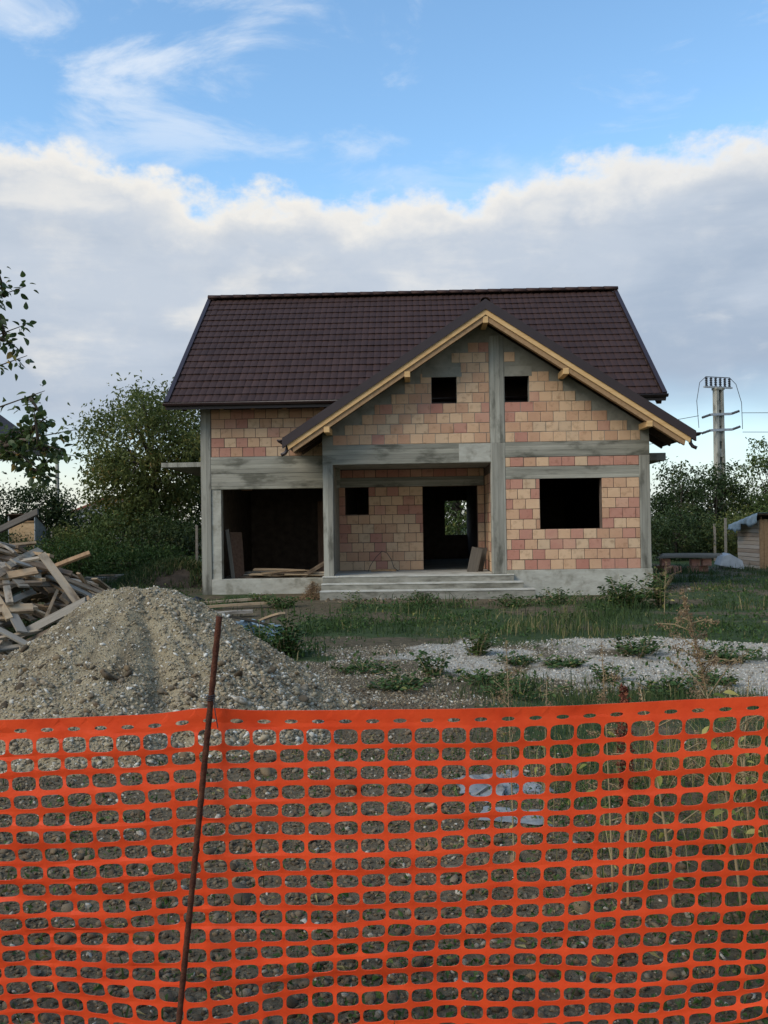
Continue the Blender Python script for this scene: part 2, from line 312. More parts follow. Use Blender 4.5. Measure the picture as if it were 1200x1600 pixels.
def ground_material():
    mt = bpy.data.materials.new('ground'); mt.use_nodes = True; nt = mt.node_tree; N = nt.nodes.new; L = nt.links.new
    b = nt.nodes['Principled BSDF']; b.inputs['Roughness'].default_value = .95; b.inputs['Specular IOR Level'].default_value = .2
    tc = N('ShaderNodeTexCoord')
    def noise(sc, d=8):
        n = N('ShaderNodeTexNoise'); L(tc.outputs['Object'], n.inputs['Vector']); n.inputs['Scale'].default_value = sc; n.inputs['Detail'].default_value = d; n.inputs['Roughness'].default_value = .65; return n.outputs['Fac']
    def ramp(f, stops):
        r = N('ShaderNodeValToRGB'); L(f, r.inputs[0]); e = r.color_ramp.elements
        while len(e) < len(stops): e.new(.5)
        for q, (p, c) in zip(e, stops): q.position = p; q.color = (*c, 1)
        return r.outputs[0]
    def mask(name, width=.3):
        a = N('ShaderNodeAttribute'); a.attribute_name = name
        s = N('ShaderNodeMath'); s.operation = 'MULTIPLY_ADD'; L(noise(5), s.inputs[0]); s.inputs[1].default_value = .9
        t = N('ShaderNodeMath'); t.operation = 'SUBTRACT'; L(a.outputs['Fac'], t.inputs[0]); t.inputs[1].default_value = .45; L(t.outputs[0], s.inputs[2])
        r = N('ShaderNodeMapRange'); r.interpolation_type = 'SMOOTHSTEP'; L(s.outputs[0], r.inputs[0]); r.inputs[1].default_value = .5 - width; r.inputs[2].default_value = .5 + width
        return r.outputs[0]
    def mix(f, a, c):
        n = N('ShaderNodeMix'); n.data_type = 'RGBA'; L(f, n.inputs[0]); L(a, n.inputs[6]); L(c, n.inputs[7]); return n.outputs[2]
    soil = ramp(noise(7), [(.3, (.055, .042, .023)), (.5, (.098, .076, .043)), (.7, (.16, .122, .072))])
    grass = ramp(noise(9), [(.3, (.022, .036, .012)), (.5, (.04, .062, .02)), (.7, (.065, .085, .03))])
    grav = ramp(noise(26), [(.3, (.066, .049, .028)), (.5, (.122, .093, .056)), (.7, (.20, .158, .10))])
    pale = ramp(noise(22), [(.25, (.25, .22, .17)), (.5, (.38, .342, .275)), (.75, (.51, .468, .39))])
    c = mix(mask('grass'), soil, grass); c = mix(mask('gravel'), c, grav); c = mix(mask('pale', .2), c, pale)
    L(c, b.inputs['Base Color'])
    bp = N('ShaderNodeBump'); bp.inputs['Strength'].default_value = .9; bp.inputs['Distance'].default_value = .03; L(noise(30), bp.inputs['Height']); L(bp.outputs[0], b.inputs['Normal'])
    M['ground'] = mt
ground_material()

# ------------------------------------------------------------------ ground
def gh(x, y):
    """height of the yard"""
    x = np.asarray(x, float); y = np.asarray(y, float)
    d = np.hypot(x, y - 8); fade = 1 - ss(d, 30, 60)
    h = (vnoise(x, y, .35, 3, 3) - .5) * .14 + (vnoise(x, y, 1.6, 8, 3) - .5) * .07
    h = h * fade
    h = h - .05 * ss(y, 14, 20) * fade
    # gravel spread between heap and fence
    h = h + .10 * np.exp(-(((x + 1.9) / 1.9)**2 + ((y - 5.4) / 1.9)**2))
    # flat strip kept level under the house
    inside = ss(x, -6, -4.5) * (1 - ss(x, 6.2, 7.5)) * ss(y, 19.8, 20.8)
    return h * (1 - inside) - .08 * inside
def m_pale(x, y):
    n = vnoise(x, y, .8, 21, 3)
    far = 12.7 - .12 * (x - 3) + (n - .5) * 1.0; near = 8.7 + (n - .5) * 1.6
    band = ss(y, near - .3, near + .5) * (1 - ss(y, far - .25, far + .25)) * ss(x, -.9, .9)
    patch = ss(vnoise(x, y, .9, 44, 3), .53, .63)                      # green patches growing over it
    patch = np.maximum(patch * (1 - .7 * ss(x, 1.0, 3.0)), 0)
    line = np.exp(-((y - (11.0 - .28 * (x - 3.2))) / .28)**2) * ss(x, 2.2, 3.0) * ss(vnoise(x, y, 1.5, 9, 2), .3, .5)
    return np.clip(band * (1 - patch) * (1 - line), 0, 1)
def m_gravel(x, y):
    n = vnoise(x, y, .9, 61, 3)
    fg = (1 - ss(x + (n - .5) * 1.6, .3, 1.6)) * (1 - ss(y, 8.6, 10.0)) * ss(x, -5.2, -4.4)
    mid = ss(y, 8.3, 9.3) * (1 - ss(y, 11.4, 12.4)) * ss(x, -2.2, -.6) * (1 - ss(x, 1.4, 3.0)) * (1 - ss(n, .52, .66))
    apron = np.exp(-((y - 19.9) / .75)**2) * ss(x, -1.8, -1.2) * (1 - ss(x, 4.5, 6))
    hb = np.exp(-(((x - 7.0) / .7)**2 + ((y - 22.5) / 1.6)**2))
    return np.clip(np.maximum.reduce([fg * .95, mid, apron * .8, hb]), 0, 1)
def m_grass(x, y):
    n = vnoise(x, y, .7, 33, 4)
    g = ss(n, .27, .48)
    fgl = (1 - ss(x, .2, 1.5)) * (1 - ss(y, 8.0, 9.2))
    g = g * (1 - fgl * .8)
    g = np.maximum(g, .85 * ss(y, 3.9, 3.1) * ss(vnoise(x, y, 2.2, 5, 2), .42, .6))
    g = np.maximum(g, ss(np.hypot(x + 4.9, y - 9.4), 1.3, .5))
    bare = ss(vnoise(x, y, .55, 119, 3), .52, .64) * .75
    foot = ss(x, -1.9, -1.3) * (1 - ss(x, 2.6, 3.8)) * ss(y + (vnoise(x, y, 1.3, 7, 2) - .5) * 1.2, 18.5, 19.2) * (1 - ss(y, 20.8, 21)); bare = np.maximum(bare, foot * .92)
    return np.clip(g * (1 - bare) * (1 - m_pale(x, y)) * (1 - .85 * m_gravel(x, y)), 0, 1)

def make_ground():
    def axis(lo, hi, step, far_):
        near = np.arange(lo, hi + step / 2, step); g = [1, 2, 4, 8, 15, 30, 60, 120, 250, 500, far_]
        return np.concatenate([[lo - q for q in g[::-1]], near, [hi + q for q in g]])
    xs = axis(-11, 15, .12, 1200); ys = axis(.6, 27, .12, 1500)
    X, Y = np.meshgrid(xs, ys); x, y = X.ravel(), Y.ravel()
    V = np.stack([x, y, gh(x, y)], 1); nx, ny = len(xs), len(ys)
    i = np.arange(nx * ny).reshape(ny, nx); F = np.stack([i[:-1, :-1], i[:-1, 1:], i[1:, 1:], i[1:, :-1]], -1).reshape(-1, 4)
    me = mesh_np('ground', V, F, smooth=True)
    for nm, fn in (('grass', m_grass), ('gravel', m_gravel), ('pale', m_pale)):
        a = me.attributes.new(nm, 'FLOAT', 'POINT'); a.data.foreach_set('value', fn(x, y).astype(np.float32))
    o = link('ground', me, M['ground']); props(o, kind='structure')
make_ground()
def G(x, y): return float(gh(np.array([x]), np.array([y]))[0])

# ------------------------------------------------------------------ the house
HX, HY, HA = 2.43, 21.3, R(-1.75)
house = empty('unfinished_house', (HX, HY, 0), HA, label='unfinished brick and concrete house with brown metal tile roof and front gable', cat='house')
HM = Matrix.Translation((HX, HY, 0)) @ Matrix.Rotation(HA, 4, 'Z')
def hw(u, v, z): return HM @ Vector((u, v, z))
RH, BL = .24, .304                         # brick course height and length with joint

def unit_brick():
    b = MB(); b.box((-.5, 0, -.5), (.5, 1, .5)); me = b.mesh('brick')
    import bmesh
    bm = bmesh.new(); bm.from_mesh(me); bmesh.ops.scale(bm, vec=(BL - .010, .11, RH - .011), verts=bm.verts)
    bmesh.ops.bevel(bm, geom=bm.edges[:] , offset=.008, segments=1, affect='EDGES'); bm.to_mesh(me); bm.free()
    return me
BRICK = {}
for k in ('tan', 'red'):
    BRICK[k] = unit_brick(); BRICK[k].materials.append(M['brick_' + k])
def lay_bricks(parent, a0, a1, z0, rows, holes=(), red=.25, clip=None, place=None, rowh=RH, phase=0.0):
    """running bond in the plane a (along wall) / z; holes = (a0,a1,z0,z1); place(a,z) -> (location, rotation)"""
    for r in range(rows):
        zb = z0 + r * rowh; zc = zb + rowh / 2
        spans = [(a0, a1)]
        for h0, h1, hz0, hz1 in holes:
            if zc > hz0 and zc < hz1:
                ns = []
                for s0, s1 in spans:
                    if h1 <= s0 or h0 >= s1: ns.append((s0, s1)); continue
                    if h0 - s0 > .05: ns.append((s0, h0))
                    if s1 - h1 > .05: ns.append((h1, s1))
                spans = ns
        off = phase + (BL / 2 if r % 2 else 0) + random.uniform(-.035, .035)
        for s0, s1 in spans:
            if clip:
                c0, c1 = clip(zb + rowh); s0, s1 = max(s0, c0), min(s1, c1)
                if s1 - s0 < .12: continue
            cuts = [s0]; k = math.floor((s0 - off) / BL) + 1
            while off + k * BL < s1 - .07:
                c = off + k * BL + random.uniform(-.008, .008)
                if c - cuts[-1] > .08: cuts.append(c)
                k += 1
            cuts.append(s1)
            for c0, c1 in zip(cuts[:-1], cuts[1:]):
                kind = 'red' if random.random() < red else 'tan'
                loc, rot = place((c0 + c1) / 2, zc)
                o = bpy.data.objects.new('brick', BRICK[kind]); COL.objects.link(o); o.parent = parent
                j = random.uniform(-.004, .004)
                o.location = (loc[0] + (j if rot else 0), loc[1] + (0 if rot else j), loc[2]); o.rotation_euler = (random.uniform(-.006, .006), random.uniform(-.006, .006), rot + random.uniform(-.008, .008)); o.scale = ((c1 - c0 - .010) / (BL - .010), 1, (rowh - .011) / (RH - .011))
def wall_boxes(mb, a0, a1, z0, z1, holes, mk):
    """wall panel minus openings, cut into boxes; mk(a0,a1,z0,z1) -> two box corners"""
    cs = sorted({a0, a1, *[h[0] for h in holes], *[h[1] for h in holes]}); cs = [c for c in cs if a0 <= c <= a1]
    for p, q in zip(cs[:-1], cs[1:]):
        blk = sorted([(h[2], h[3]) for h in holes if h[0] < (p+q)/2 < h[1]]); z = z0
        for b0, b1 in blk:
            if b0 > z: mb.box(*mk(p, q, z, b0))
            z = max(z, b1)
        if z < z1: mb.box(*mk(p, q, z, z1))
front = lambda v: (lambda a, z: ((a, v, z), 0))
GW = 3.88                                  # half width of the gable front
ZP, ZB0, ZB1 = .53, 3.21, 3.56             # plinth top, beam bottom, beam top
WV, WL = 1.55, -7.18                       # garage wing: setback of its wall, left corner
PV = 2.3                                   # setback of the porch wall
REAR = 10.4

def house_walls():
    # right ground-floor room
    win = (1.28, 2.74, ZP + 4*RH, 2.69)
    w = MB(); wall_boxes(w, .46, 3.64, ZP, ZB0, [win], lambda p, q, a, b: ((p, .008, a), (q, .29, b)))
    wall = w.build('front_wall', M['mortar'], house)
    lay_bricks(wall, .47, 3.63, ZP, 9, [win], .32, place=front(0))
    lay_bricks(wall, .47, 3.63, 2.98, 1, (), .5, place=front(0), rowh=.225)
    MB().box((.48, -.004, 2.69), (3.64, .285, 2.975)).build('lintel', M['concrete_beam'], house, bevel=.006)
    # gable
    def top(u): return 6.42 - .66 * abs(u)
    w1, w2 = (-1.25, -.65, ZB1 + 4*RH, 5.15), (.49, 1.07, ZB1 + 4*RH, 5.14)
    g = MB(); bs = [-GW, -1.25, -.65, 0, .49, 1.07, GW]
    def seg(p, q, za, zb=None):
        if zb is None: poly = [(p, .010, za), (q, .010, za), (q, .010, top(q)), (p, .010, top(p))]
        else: poly = [(p, .010, za), (q, .010, za), (q, .010, zb), (p, .010, zb)]
        g.prism(poly, (0, .27, 0))
    for p, q in zip(bs[:-1], bs[1:]):
        h = w1 if p == -1.25 else w2 if p == .49 else None
        if h: seg(p, q, ZB1, h[2]); seg(p, q, h[3])
        else: seg(p, q, ZB1)
    gable = g.build('gable_wall', M['concrete_rough'], house)
    lim = lambda z: (-(6.42 - .15 - z) / .66 + random.uniform(0, .12), (6.42 - .15 - z) / .66 - random.uniform(0, .12))
    lay_bricks(gable, -GW, .125, ZB1 + .006, 11, [w1, (-1.45, -.55, 5.15, 5.50)], .11, clip=lim, place=front(0), phase=.05)
    lay_bricks(gable, .485, GW, ZB1 + .006, 11, [w2, (.485, 1.12, 5.14, 5.50)], .07, clip=lim, place=front(0), phase=.1)
    for a, b, z in ((-1.47, -.52, 5.15), (.49, 1.14, 5.14)):
        MB().box((a, -.003, z), (b, .27, z + .24)).build('lintel', M['concrete_rough'], house, bevel=.005)
    MB().box((.135, -.009, ZB1), (.475, .28, 6.12)).build('pillar', M['concrete_pillar'], house, bevel=.008)
    # frame of the front
    MB().box((-GW, -.006, 3.10), (.14, .30, ZB1)).build('beam', M['concrete_beam'], house, bevel=.008)
    MB().box((.475, -.0055, ZB0), (GW, .30, ZB1)).build('beam', M['concrete_beam'], house, bevel=.008)
    MB().box((-.62, -.010, 3.12), (.135, .05, ZB1 - .01)).build('concrete_patch', M['concrete_pale'], house, bevel=.006)
    MB().box((.135, -.012, .45), (.475, .30, ZB1)).build('pillar', M['concrete_pillar'], house, bevel=.01)
    MB().box((3.63, -.010, ZP), (GW, .30, ZB0)).build('pillar', M['concrete_pillar'], house, bevel=.01)
    MB().box((-GW, -.008, .44), (-3.64, .25, 3.10)).build('pillar', M['concrete_pillar'], house, bevel=.01)
    MB().box((.475, -.03, -.3), (GW + .02, .30, ZP)).build('plinth', M['concrete_pale'], house, bevel=.01)
    # porch: back wall, side walls, ceiling
    door, pw = (-1.47, -.03, .44, 2.65), (-3.52, -2.90, 1.93, 2.65)
    b = MB(); wall_boxes(b, -3.72, .17, .40, 3.12, [door, pw], lambda p, q, a, c: ((p, PV + .008, a), (q, PV + .28, c)))
    back = b.build('porch_wall', M['mortar'], house)
    lay_bricks(back, -3.70, .15, .45, 9, [door, pw], .22, place=front(PV), rowh=.2445)
    MB().box((-3.70, PV - .012, 2.655), (.14, PV + .275, 2.90)).build('lintel', M['concrete_beam'], house, bevel=.006)
    lay_bricks(back, -3.70, .15, 2.90, 1, [], .7, place=front(PV), rowh=.21)
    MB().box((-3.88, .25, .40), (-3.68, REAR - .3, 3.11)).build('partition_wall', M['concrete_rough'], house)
    s = MB().box((.178, .29, .40), (.45, REAR - .3, 3.11)).build('partition_wall', M['mortar'], house)  # backs the porch bricks; dark tone paints shade on the hall side
    lay_bricks(s, .30, PV - .01, .45, 10, (), .35, place=lambda a, z: ((.168, a, z), -math.pi / 2), rowh=.2445)
    # garage wing
    gopen = (-6.67, -3.88, .31, 2.62)
    w = MB(); w.box((WL + .02, WV + .008, 3.45), (-3.60, WV + .27, 4.86))
    wing = w.build('wing_wall', M['mortar'], house)
    lay_bricks(wing, -6.90, -3.60, 3.452, 5, (), .22, place=front(WV), rowh=.245)
    MB().box((WL, WV - .006, -.3), (-6.92, WV + .29, 4.80)).build('pillar', M['concrete_pillar'], house, bevel=.01)
    MB().box((-6.92, WV + .03, .31), (-6.67, WV + .28, 2.62)).build('jamb', M['concrete_pale'], house, bevel=.006)
    MB().box((-6.92, WV - .002, 3.02), (-3.60, WV + .28, 3.452)).build('beam', M['concrete_beam'], house, bevel=.008)
    MB().box((-6.92, WV + .006, 2.62), (-3.60, WV + .28, 3.02)).build('beam', M['concrete_beam'], house, bevel=.008)
    MB().box((-6.92, WV - .012, -.3), (-3.87, WV + .30, .31)).build('plinth', M['concrete_pale'], house, bevel=.01)
    # hidden shell: side walls, rear wall with its window, floors
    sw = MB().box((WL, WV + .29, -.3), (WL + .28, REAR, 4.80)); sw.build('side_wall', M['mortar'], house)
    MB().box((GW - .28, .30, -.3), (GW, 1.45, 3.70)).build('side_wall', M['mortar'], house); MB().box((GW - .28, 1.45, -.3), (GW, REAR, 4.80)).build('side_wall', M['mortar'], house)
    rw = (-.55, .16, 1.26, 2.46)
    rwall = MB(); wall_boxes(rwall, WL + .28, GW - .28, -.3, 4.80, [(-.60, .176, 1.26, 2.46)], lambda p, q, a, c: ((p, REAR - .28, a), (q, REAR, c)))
    rwall.build('rear_wall', M['mortar'], house)  # dark tone puts the unlit hall's shade into the wall colour
    MB().box((-3.9, .30, 3.12), (GW - .28, REAR - .28, 3.30)).build('floor_slab', M['concrete_rough'], house)
    MB().box((WL + .28, WV + .28, 2.98), (-3.9, REAR - .28, 3.30)).build('floor_slab', M['concrete_rough'], house)
    MB().box((-3.68, PV - .02, .05), (GW - .28, REAR - .28, .43)).build('floor_slab', M['concrete_rough'], house)
    MB().box((WL + .28, WV + .30, -.2), (-3.9, REAR - .28, .27)).build('floor_slab', M['concrete_rough'], house)
    MB().box((WL + .28, 7.2, .27), (-3.88, 7.45, 2.98)).build('partition_wall', M['mortar'], house)  # garage back wall, gloom painted in by the dark tone
    MB().box((-4.45, 4.2, .27), (-3.885, 4.3, 2.35)).build('wooden_partition', M['dark_wood'], house)
    hb = MB().box((-6.25, 2.2, 2.62), (-6.0, 2.32, 2.98)).build('hanging_brick', M['brick_red'], house)
    # end gables under the main roof
    for u in (WL, GW - .28):
        MB().prism([(u, WV + .3, 4.80), (u, REAR, 4.80), (u, 5.98, 8.35)], (.28, 0, 0)).build('end_gable', M['brick_tan'], house)
    # side balcony slabs
    MB().box((-8.22, WV + .05, 3.215), (WL, 6.6, 3.335)).build('balcony_slab', M['concrete_pillar'], house, bevel=.01)
    MB().box((GW, 1.9, 3.20), (GW + .92, 6.6, 3.40)).build('balcony_slab', M['concrete_rough'], house, bevel=.01)
house_walls()

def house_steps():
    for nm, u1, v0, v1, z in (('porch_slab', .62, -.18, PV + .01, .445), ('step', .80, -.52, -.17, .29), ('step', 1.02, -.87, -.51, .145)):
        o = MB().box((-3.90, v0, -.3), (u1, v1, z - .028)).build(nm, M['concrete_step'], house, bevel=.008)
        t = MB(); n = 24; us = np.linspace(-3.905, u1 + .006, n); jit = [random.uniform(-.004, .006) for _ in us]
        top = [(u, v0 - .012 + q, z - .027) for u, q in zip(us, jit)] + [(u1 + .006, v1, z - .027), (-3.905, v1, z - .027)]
        t.prism(top, (0, 0, .027)); t.build('tread', M['concrete_tread'], o, bevel=.004)  # added paler slab: sky light on the step tops put into its colour
house_steps()

# roof
EV, EZ, RV, RZ = .95, 4.78, 5.98, 8.63
UL, UR = -7.92, 4.56
SL = math.atan2(RZ - EZ, RV - EV); SLEN = math.hypot(RZ - EZ, RV - EV)
TW, NROW = .1835, 17; TL = SLEN / NROW
def tile_geo():
    nx = 7; xs = np.linspace(0, 1, nx); V = []; F = []
    prof = .017 * np.sin(np.pi * xs) ** .7
    for (yy, zz) in ((None, -.036), (None, .006), (.5, -.006), (1.06, -.024)):
        for x, p in zip(xs, prof):
            y = (-.035 * math.sin(math.pi * x)) if yy is None else yy * TL
            V.append((x * TW, y, p + .032 + zz))
    for r in range(3):
        for i in range(nx - 1):
            a = r * nx + i; F.append((a, a + 1, a + nx + 1, a + nx))
    return np.array(V), np.array(F)
TV, TF = tile_geo()
TILE = mesh_np('roof_tile', TV, TF, smooth=False); TILE.materials.append(M['roof_metal'])
def slope_slab(mb, s0, s1, u0, u1, th0, th1): pass
def main_roof():
    c, s = math.cos(SL), math.sin(SL)
    pt = lambda u, d, h: (u, EV + d * c - h * s, EZ + d * s + h * c)
    deck = MB()
    deck.prism([(UL, EV, EZ), (UL, RV, RZ), (UL, 2*RV - EV, EZ), (UL, 2*RV - EV, EZ - .14), (UL, RV, RZ - .18), (UL, EV, EZ - .14)], (UR - UL, 0, 0))
    roof = deck.build('roof', M['soffit_wood'], house)
    # front slope: the nearest tiles one by one, the rest joined
    ncol = int((UR - UL - .12) / TW); u_start = UL + .06
    n = 0; VV = []; FF = []
    rot = Matrix.Rotation(SL, 4, 'X')
    spots = [(r, k) for r in range(NROW) for k in range(ncol)]
    # tiles that are covered by the front gable roof are left out
    def covered(r, u):
        d = r * TL + TL / 2; z = EZ + d * s
        return z < 6.78 - .66 * abs(u + TW/2 + .05) - .25 and abs(u) < 4.4
    for r, k in spots:
        u = u_start + k * TW
        if covered(r, u): continue
        p = pt(u, r * TL, .0)
        if n < 300:
            o = bpy.data.objects.new('roof_tile', TILE); COL.objects.link(o); o.parent = roof; o.location = p; o.rotation_euler = (SL + random.gauss(0, .006), random.gauss(0, .012), 0); n += 1
        else:
            A = np.array((rot @ Matrix.Rotation(random.gauss(0, .012), 4, 'Y') @ Matrix.Rotation(random.gauss(0, .006), 4, 'X')).to_3x3()); VV.append(TV @ A.T + np.array(p)); FF.append(TF + len(TV) * (len(VV) - 1))
    # rear slope
    rot2 = np.array((Matrix.Rotation(math.pi, 3, 'Z') @ Matrix.Rotation(SL, 3, 'X')))
    for r in range(NROW):
        for k in range(ncol):
            p = pt(u_start + (k + 1) * TW, r * TL, 0); p = (p[0], 2*RV - p[1], p[2])
            VV.append(TV @ rot2.T + np.array(p)); FF.append(TF + len(TV) * (len(VV) - 1))
    me = mesh_np('roof_tiles', np.concatenate(VV), np.concatenate(FF)); o = link('tile_field', me, M['roof_metal'], roof); props(o, kind='stuff')
    # ridge caps overlap each other
    nc = 32; w = (UR - UL) / nc
    capm = MB(); prof = [(math.cos(a) * .12, math.sin(a) * .085 + .02) for a in np.linspace(math.pi * 1.12, -.12 * math.pi, 9)]
    V = [(x, y, z + (.012 if x == 0 else 0)) for x in (0, w + .03) for y, z in prof]; capm.add(V, [(i, i+1, i+10, i+9) for i in range(8)])
    cm = capm.mesh('ridge_cap', True); cm.materials.append(M['roof_metal'])
    for i in range(nc):
        o = bpy.data.objects.new('ridge_cap', cm); COL.objects.link(o); o.parent = roof; o.location = (UL + i * w, RV, RZ + .045)
        md = o.modifiers.new('thick', 'SOLIDIFY'); md.thickness = .012
    # verge trims, fascia and gutter
    for u in (UL - .012, UR - .098):
        t = MB(); t.prism([pt(u, -.05, -.16), pt(u, -.05, .085), pt(u, SLEN, .085), pt(u, SLEN, -.12)], (.11, 0, 0)); t.build('verge_trim', M['trim_metal'], house)
    MB().box((UL + .02, EV - .03, EZ - .16), (UR - .02, EV - .002, EZ + .015)).build('fascia', M['trim_metal'], house)
    g = MB(); arc = [(math.cos(a) * .07, math.sin(a) * .07) for a in np.linspace(math.pi, 2 * math.pi, 9)]
    V = [(u, EV - .105 + y, EZ - .01 + z) for u in (UL - .02, UR + .02) for y, z in arc]; g.add(V, [(i, i+9, i+10, i+1) for i in range(8)])
    go = g.build('gutter', M['trim_metal'], house, smooth=True); md = go.modifiers.new('thick', 'SOLIDIFY'); md.thickness = .008
    # rafter feet under the wing eave and purlin ends under the right verge
    for u in (-6.55, -5.75, -4.95, -4.0):
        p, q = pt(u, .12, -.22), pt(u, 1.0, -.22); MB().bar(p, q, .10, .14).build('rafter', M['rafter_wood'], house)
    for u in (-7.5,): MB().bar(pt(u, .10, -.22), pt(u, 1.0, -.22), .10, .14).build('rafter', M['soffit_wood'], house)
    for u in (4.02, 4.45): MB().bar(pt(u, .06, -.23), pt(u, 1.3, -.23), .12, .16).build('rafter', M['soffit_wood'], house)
main_roof()

GA = math.atan(.66); GZ = 6.76                                      # front gable roof
def gable_roof():
    hw_, v0 = 4.68, -.78
    root = None
    for sgn in (-1, 1):
        zt = lambda a: GZ - .66 * a
        # outline in plan: back edge runs up the main roof
        vb = lambda z: EV + (z - EZ) / math.tan(SL)
        amid = (GZ - EZ - .0) / .66
        plan = [(0, v0), (hw_, v0), (hw_, WV + .15), (amid, WV + .15), (0, vb(GZ) + .15)]
        top = [(sgn * a, v, zt(a)) for a, v in plan]
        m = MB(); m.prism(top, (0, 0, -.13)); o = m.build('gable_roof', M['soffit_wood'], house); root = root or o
        # tile relief on top
        VV = []; FF = []; sl = GA; L_ = hw_ / math.cos(GA); nr = 15; tl = L_ / nr
        T = TV.copy(); T[:, 1] *= tl / TL
        A = np.array((Matrix.Rotation(sgn * math.pi / 2, 3, 'Z') @ Matrix.Rotation(GA, 3, 'X')))
        for r in range(nr):
            a = hw_ - r * tl * math.cos(GA); amx = hw_ - (r + .5) * tl * math.cos(GA)
            vend = WV + .1 if zt(amx) < EZ else vb(zt(amx)) + .05
            k = 0
            while v0 + .06 + k * TW < vend:
                vv = v0 + .06 + k * TW + (0 if sgn > 0 else TW)
                VV.append(T @ A.T + np.array((sgn * a, vv, zt(a) - .012))); FF.append(TF + len(T) * (len(VV) - 1)); k += 1
        tf = link('tile_field', mesh_np('gable_tiles', np.concatenate(VV), np.concatenate(FF)), M['roof_metal'], o); props(tf, kind='stuff')
        # metal verge, pale barge rafter, brown inner rafter
        P = lambda a, z, v: (sgn * a, v, z)
        def strip(name, mat, zlo, zhi, va, vb_, aend=hw_, cut=0, **kw):
            MB().prism([P(0, GZ + zlo, va), P(0, GZ + zhi, va), P(aend, zt(aend) + zhi, va), P(aend - cut, zt(aend - cut) + zlo, va)], (0, vb_ - va, 0)).build(name, M[mat], house, **kw)
        strip('verge_trim', 'trim_metal', -.185, .045, v0 - .03, v0 + .08, hw_ + .05)
        strip('barge_board', 'fresh_wood', -.312, -.186, v0 + .0, v0 + .035, hw_ - .06, .03)
        strip('rafter', 'rafter_wood', -.44, -.131, v0 + .036, v0 + .13, hw_ - .14, .06)
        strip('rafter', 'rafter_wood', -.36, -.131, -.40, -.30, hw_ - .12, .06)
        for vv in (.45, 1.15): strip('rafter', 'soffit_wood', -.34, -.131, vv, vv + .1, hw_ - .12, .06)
        # purlin ends
        for a in (1.82, 3.70):
            z = zt(a) - .335 - .12
            MB().box((sgn * a - .065, v0 + .02, z - .06), (sgn * a + .065, .0, z + .075)).build('purlin', M['fresh_wood'], house, bevel=.005)
        # gutter with an open elbow at the front
        ge = sgn * (hw_ + .09); zg = zt(hw_) - .02
        g = MB(); arc = [(math.cos(a) * .075, math.sin(a) * .075) for a in np.linspace(math.pi, 2 * math.pi, 9)]
        V = [(ge + x, v, zg + z) for v in (v0 - .02, WV) for x, z in arc]; g.add(V, [(i, i+1, i+10, i+9) for i in range(8)])
        g.add([(ge + x, v0 - .02, zg + z) for x, z in arc], [tuple(range(9))])
        go = g.build('gutter', M['trim_metal'], house, smooth=True); md = go.modifiers.new('thick', 'SOLIDIFY'); md.thickness = .008
        e = MB(); gx = ge - sgn * .06
        e.tube([(gx - sgn*.07, v0 + .12, zg - .05), (gx - sgn*.08, v0 + .12, zg - .16), (gx - sgn*.07, v0 + .115, zg - .24), (gx - sgn*.03, v0 + .10, zg - .31), (gx + sgn*.06, v0 + .08, zg - .355)], .042, 12)
        e.build('downpipe', M['trim_metal'], go, smooth=True)
    MB().box((-.06, v0 + .02, GZ - .50), (.06, .0, GZ - .345)).build('purlin', M['fresh_wood'], house, bevel=.005)
    # ridge of the front gable
    m = MB(); prof = [(math.cos(a) * .11, math.sin(a) * .075 + .02) for a in np.linspace(math.pi * 1.12, -.12 * math.pi, 9)]
    V = [(x, v, GZ - .015 + z) for v in (v0 - .02, 3.45) for x, z in prof]; m.add(V, [(i, i+9, i+10, i+1) for i in range(8)])
    o = m.build('ridge_cap', M['roof_metal'], house, smooth=True); md = o.modifiers.new('thick', 'SOLIDIFY'); md.thickness = .012
gable_roof()

# ------------------------------------------------------------------ boards
def plank_mesh(l, w, t, name='board'):
    m = MB(); n = 3
    pts = []
    for i in range(n + 1):
        x = -l/2 + l * i / n; bow = .012 * math.sin(math.pi * i / n)
        dx = random.uniform(-.02, .02) if i in (0, n) else 0
        pts += [(x + dx, -w/2, bow - t/2), (x - dx, w/2, bow - t/2), (x - dx, w/2, bow + t/2), (x + dx, -w/2, bow + t/2)]
    fs = [(3, 2, 1, 0), tuple(range(4*n, 4*n+4))]
    for i in range(n):
        for k in range(4): fs.append((4*i+k, 4*i+(k+1) % 4, 4*i+4+(k+1) % 4, 4*i+4+k))
    return m.add(pts, fs).mesh(name)
PL = []
for i in range(14):
    l = random.choice([.6, .8, 1.0, 1.25, 1.5]) * random.uniform(.9, 1.1); w = random.choice([.04, .05, .07, .09, .11, .15]); me = plank_mesh(l, w, random.choice([.022, .025, .03, .045])); me.materials.append(M['old_plank']); PL.append((l, me))
for i in range(4):
    l = random.choice([.8, 1.0, 1.4]); me = plank_mesh(l, random.choice([.09, .13, .18]), .025); me.materials.append(M['grey_plank']); PL.append((l, me))
def orient(direction, normal, roll=0):
    d = Vector(direction).normalized(); n = Vector(normal); n = (n - d * n.dot(d)).normalized(); s = n.cross(d)
    m = Matrix((d, s, n)).transposed(); return (m @ Matrix.Rotation(roll, 3, 'X')).to_euler()
def board(me, loc, rot, label, group=None, cat='board'):
    o = bpy.data.objects.new('board', me); COL.objects.link(o); o.location = loc; o.rotation_euler = rot
    return props(o, label, cat, group)

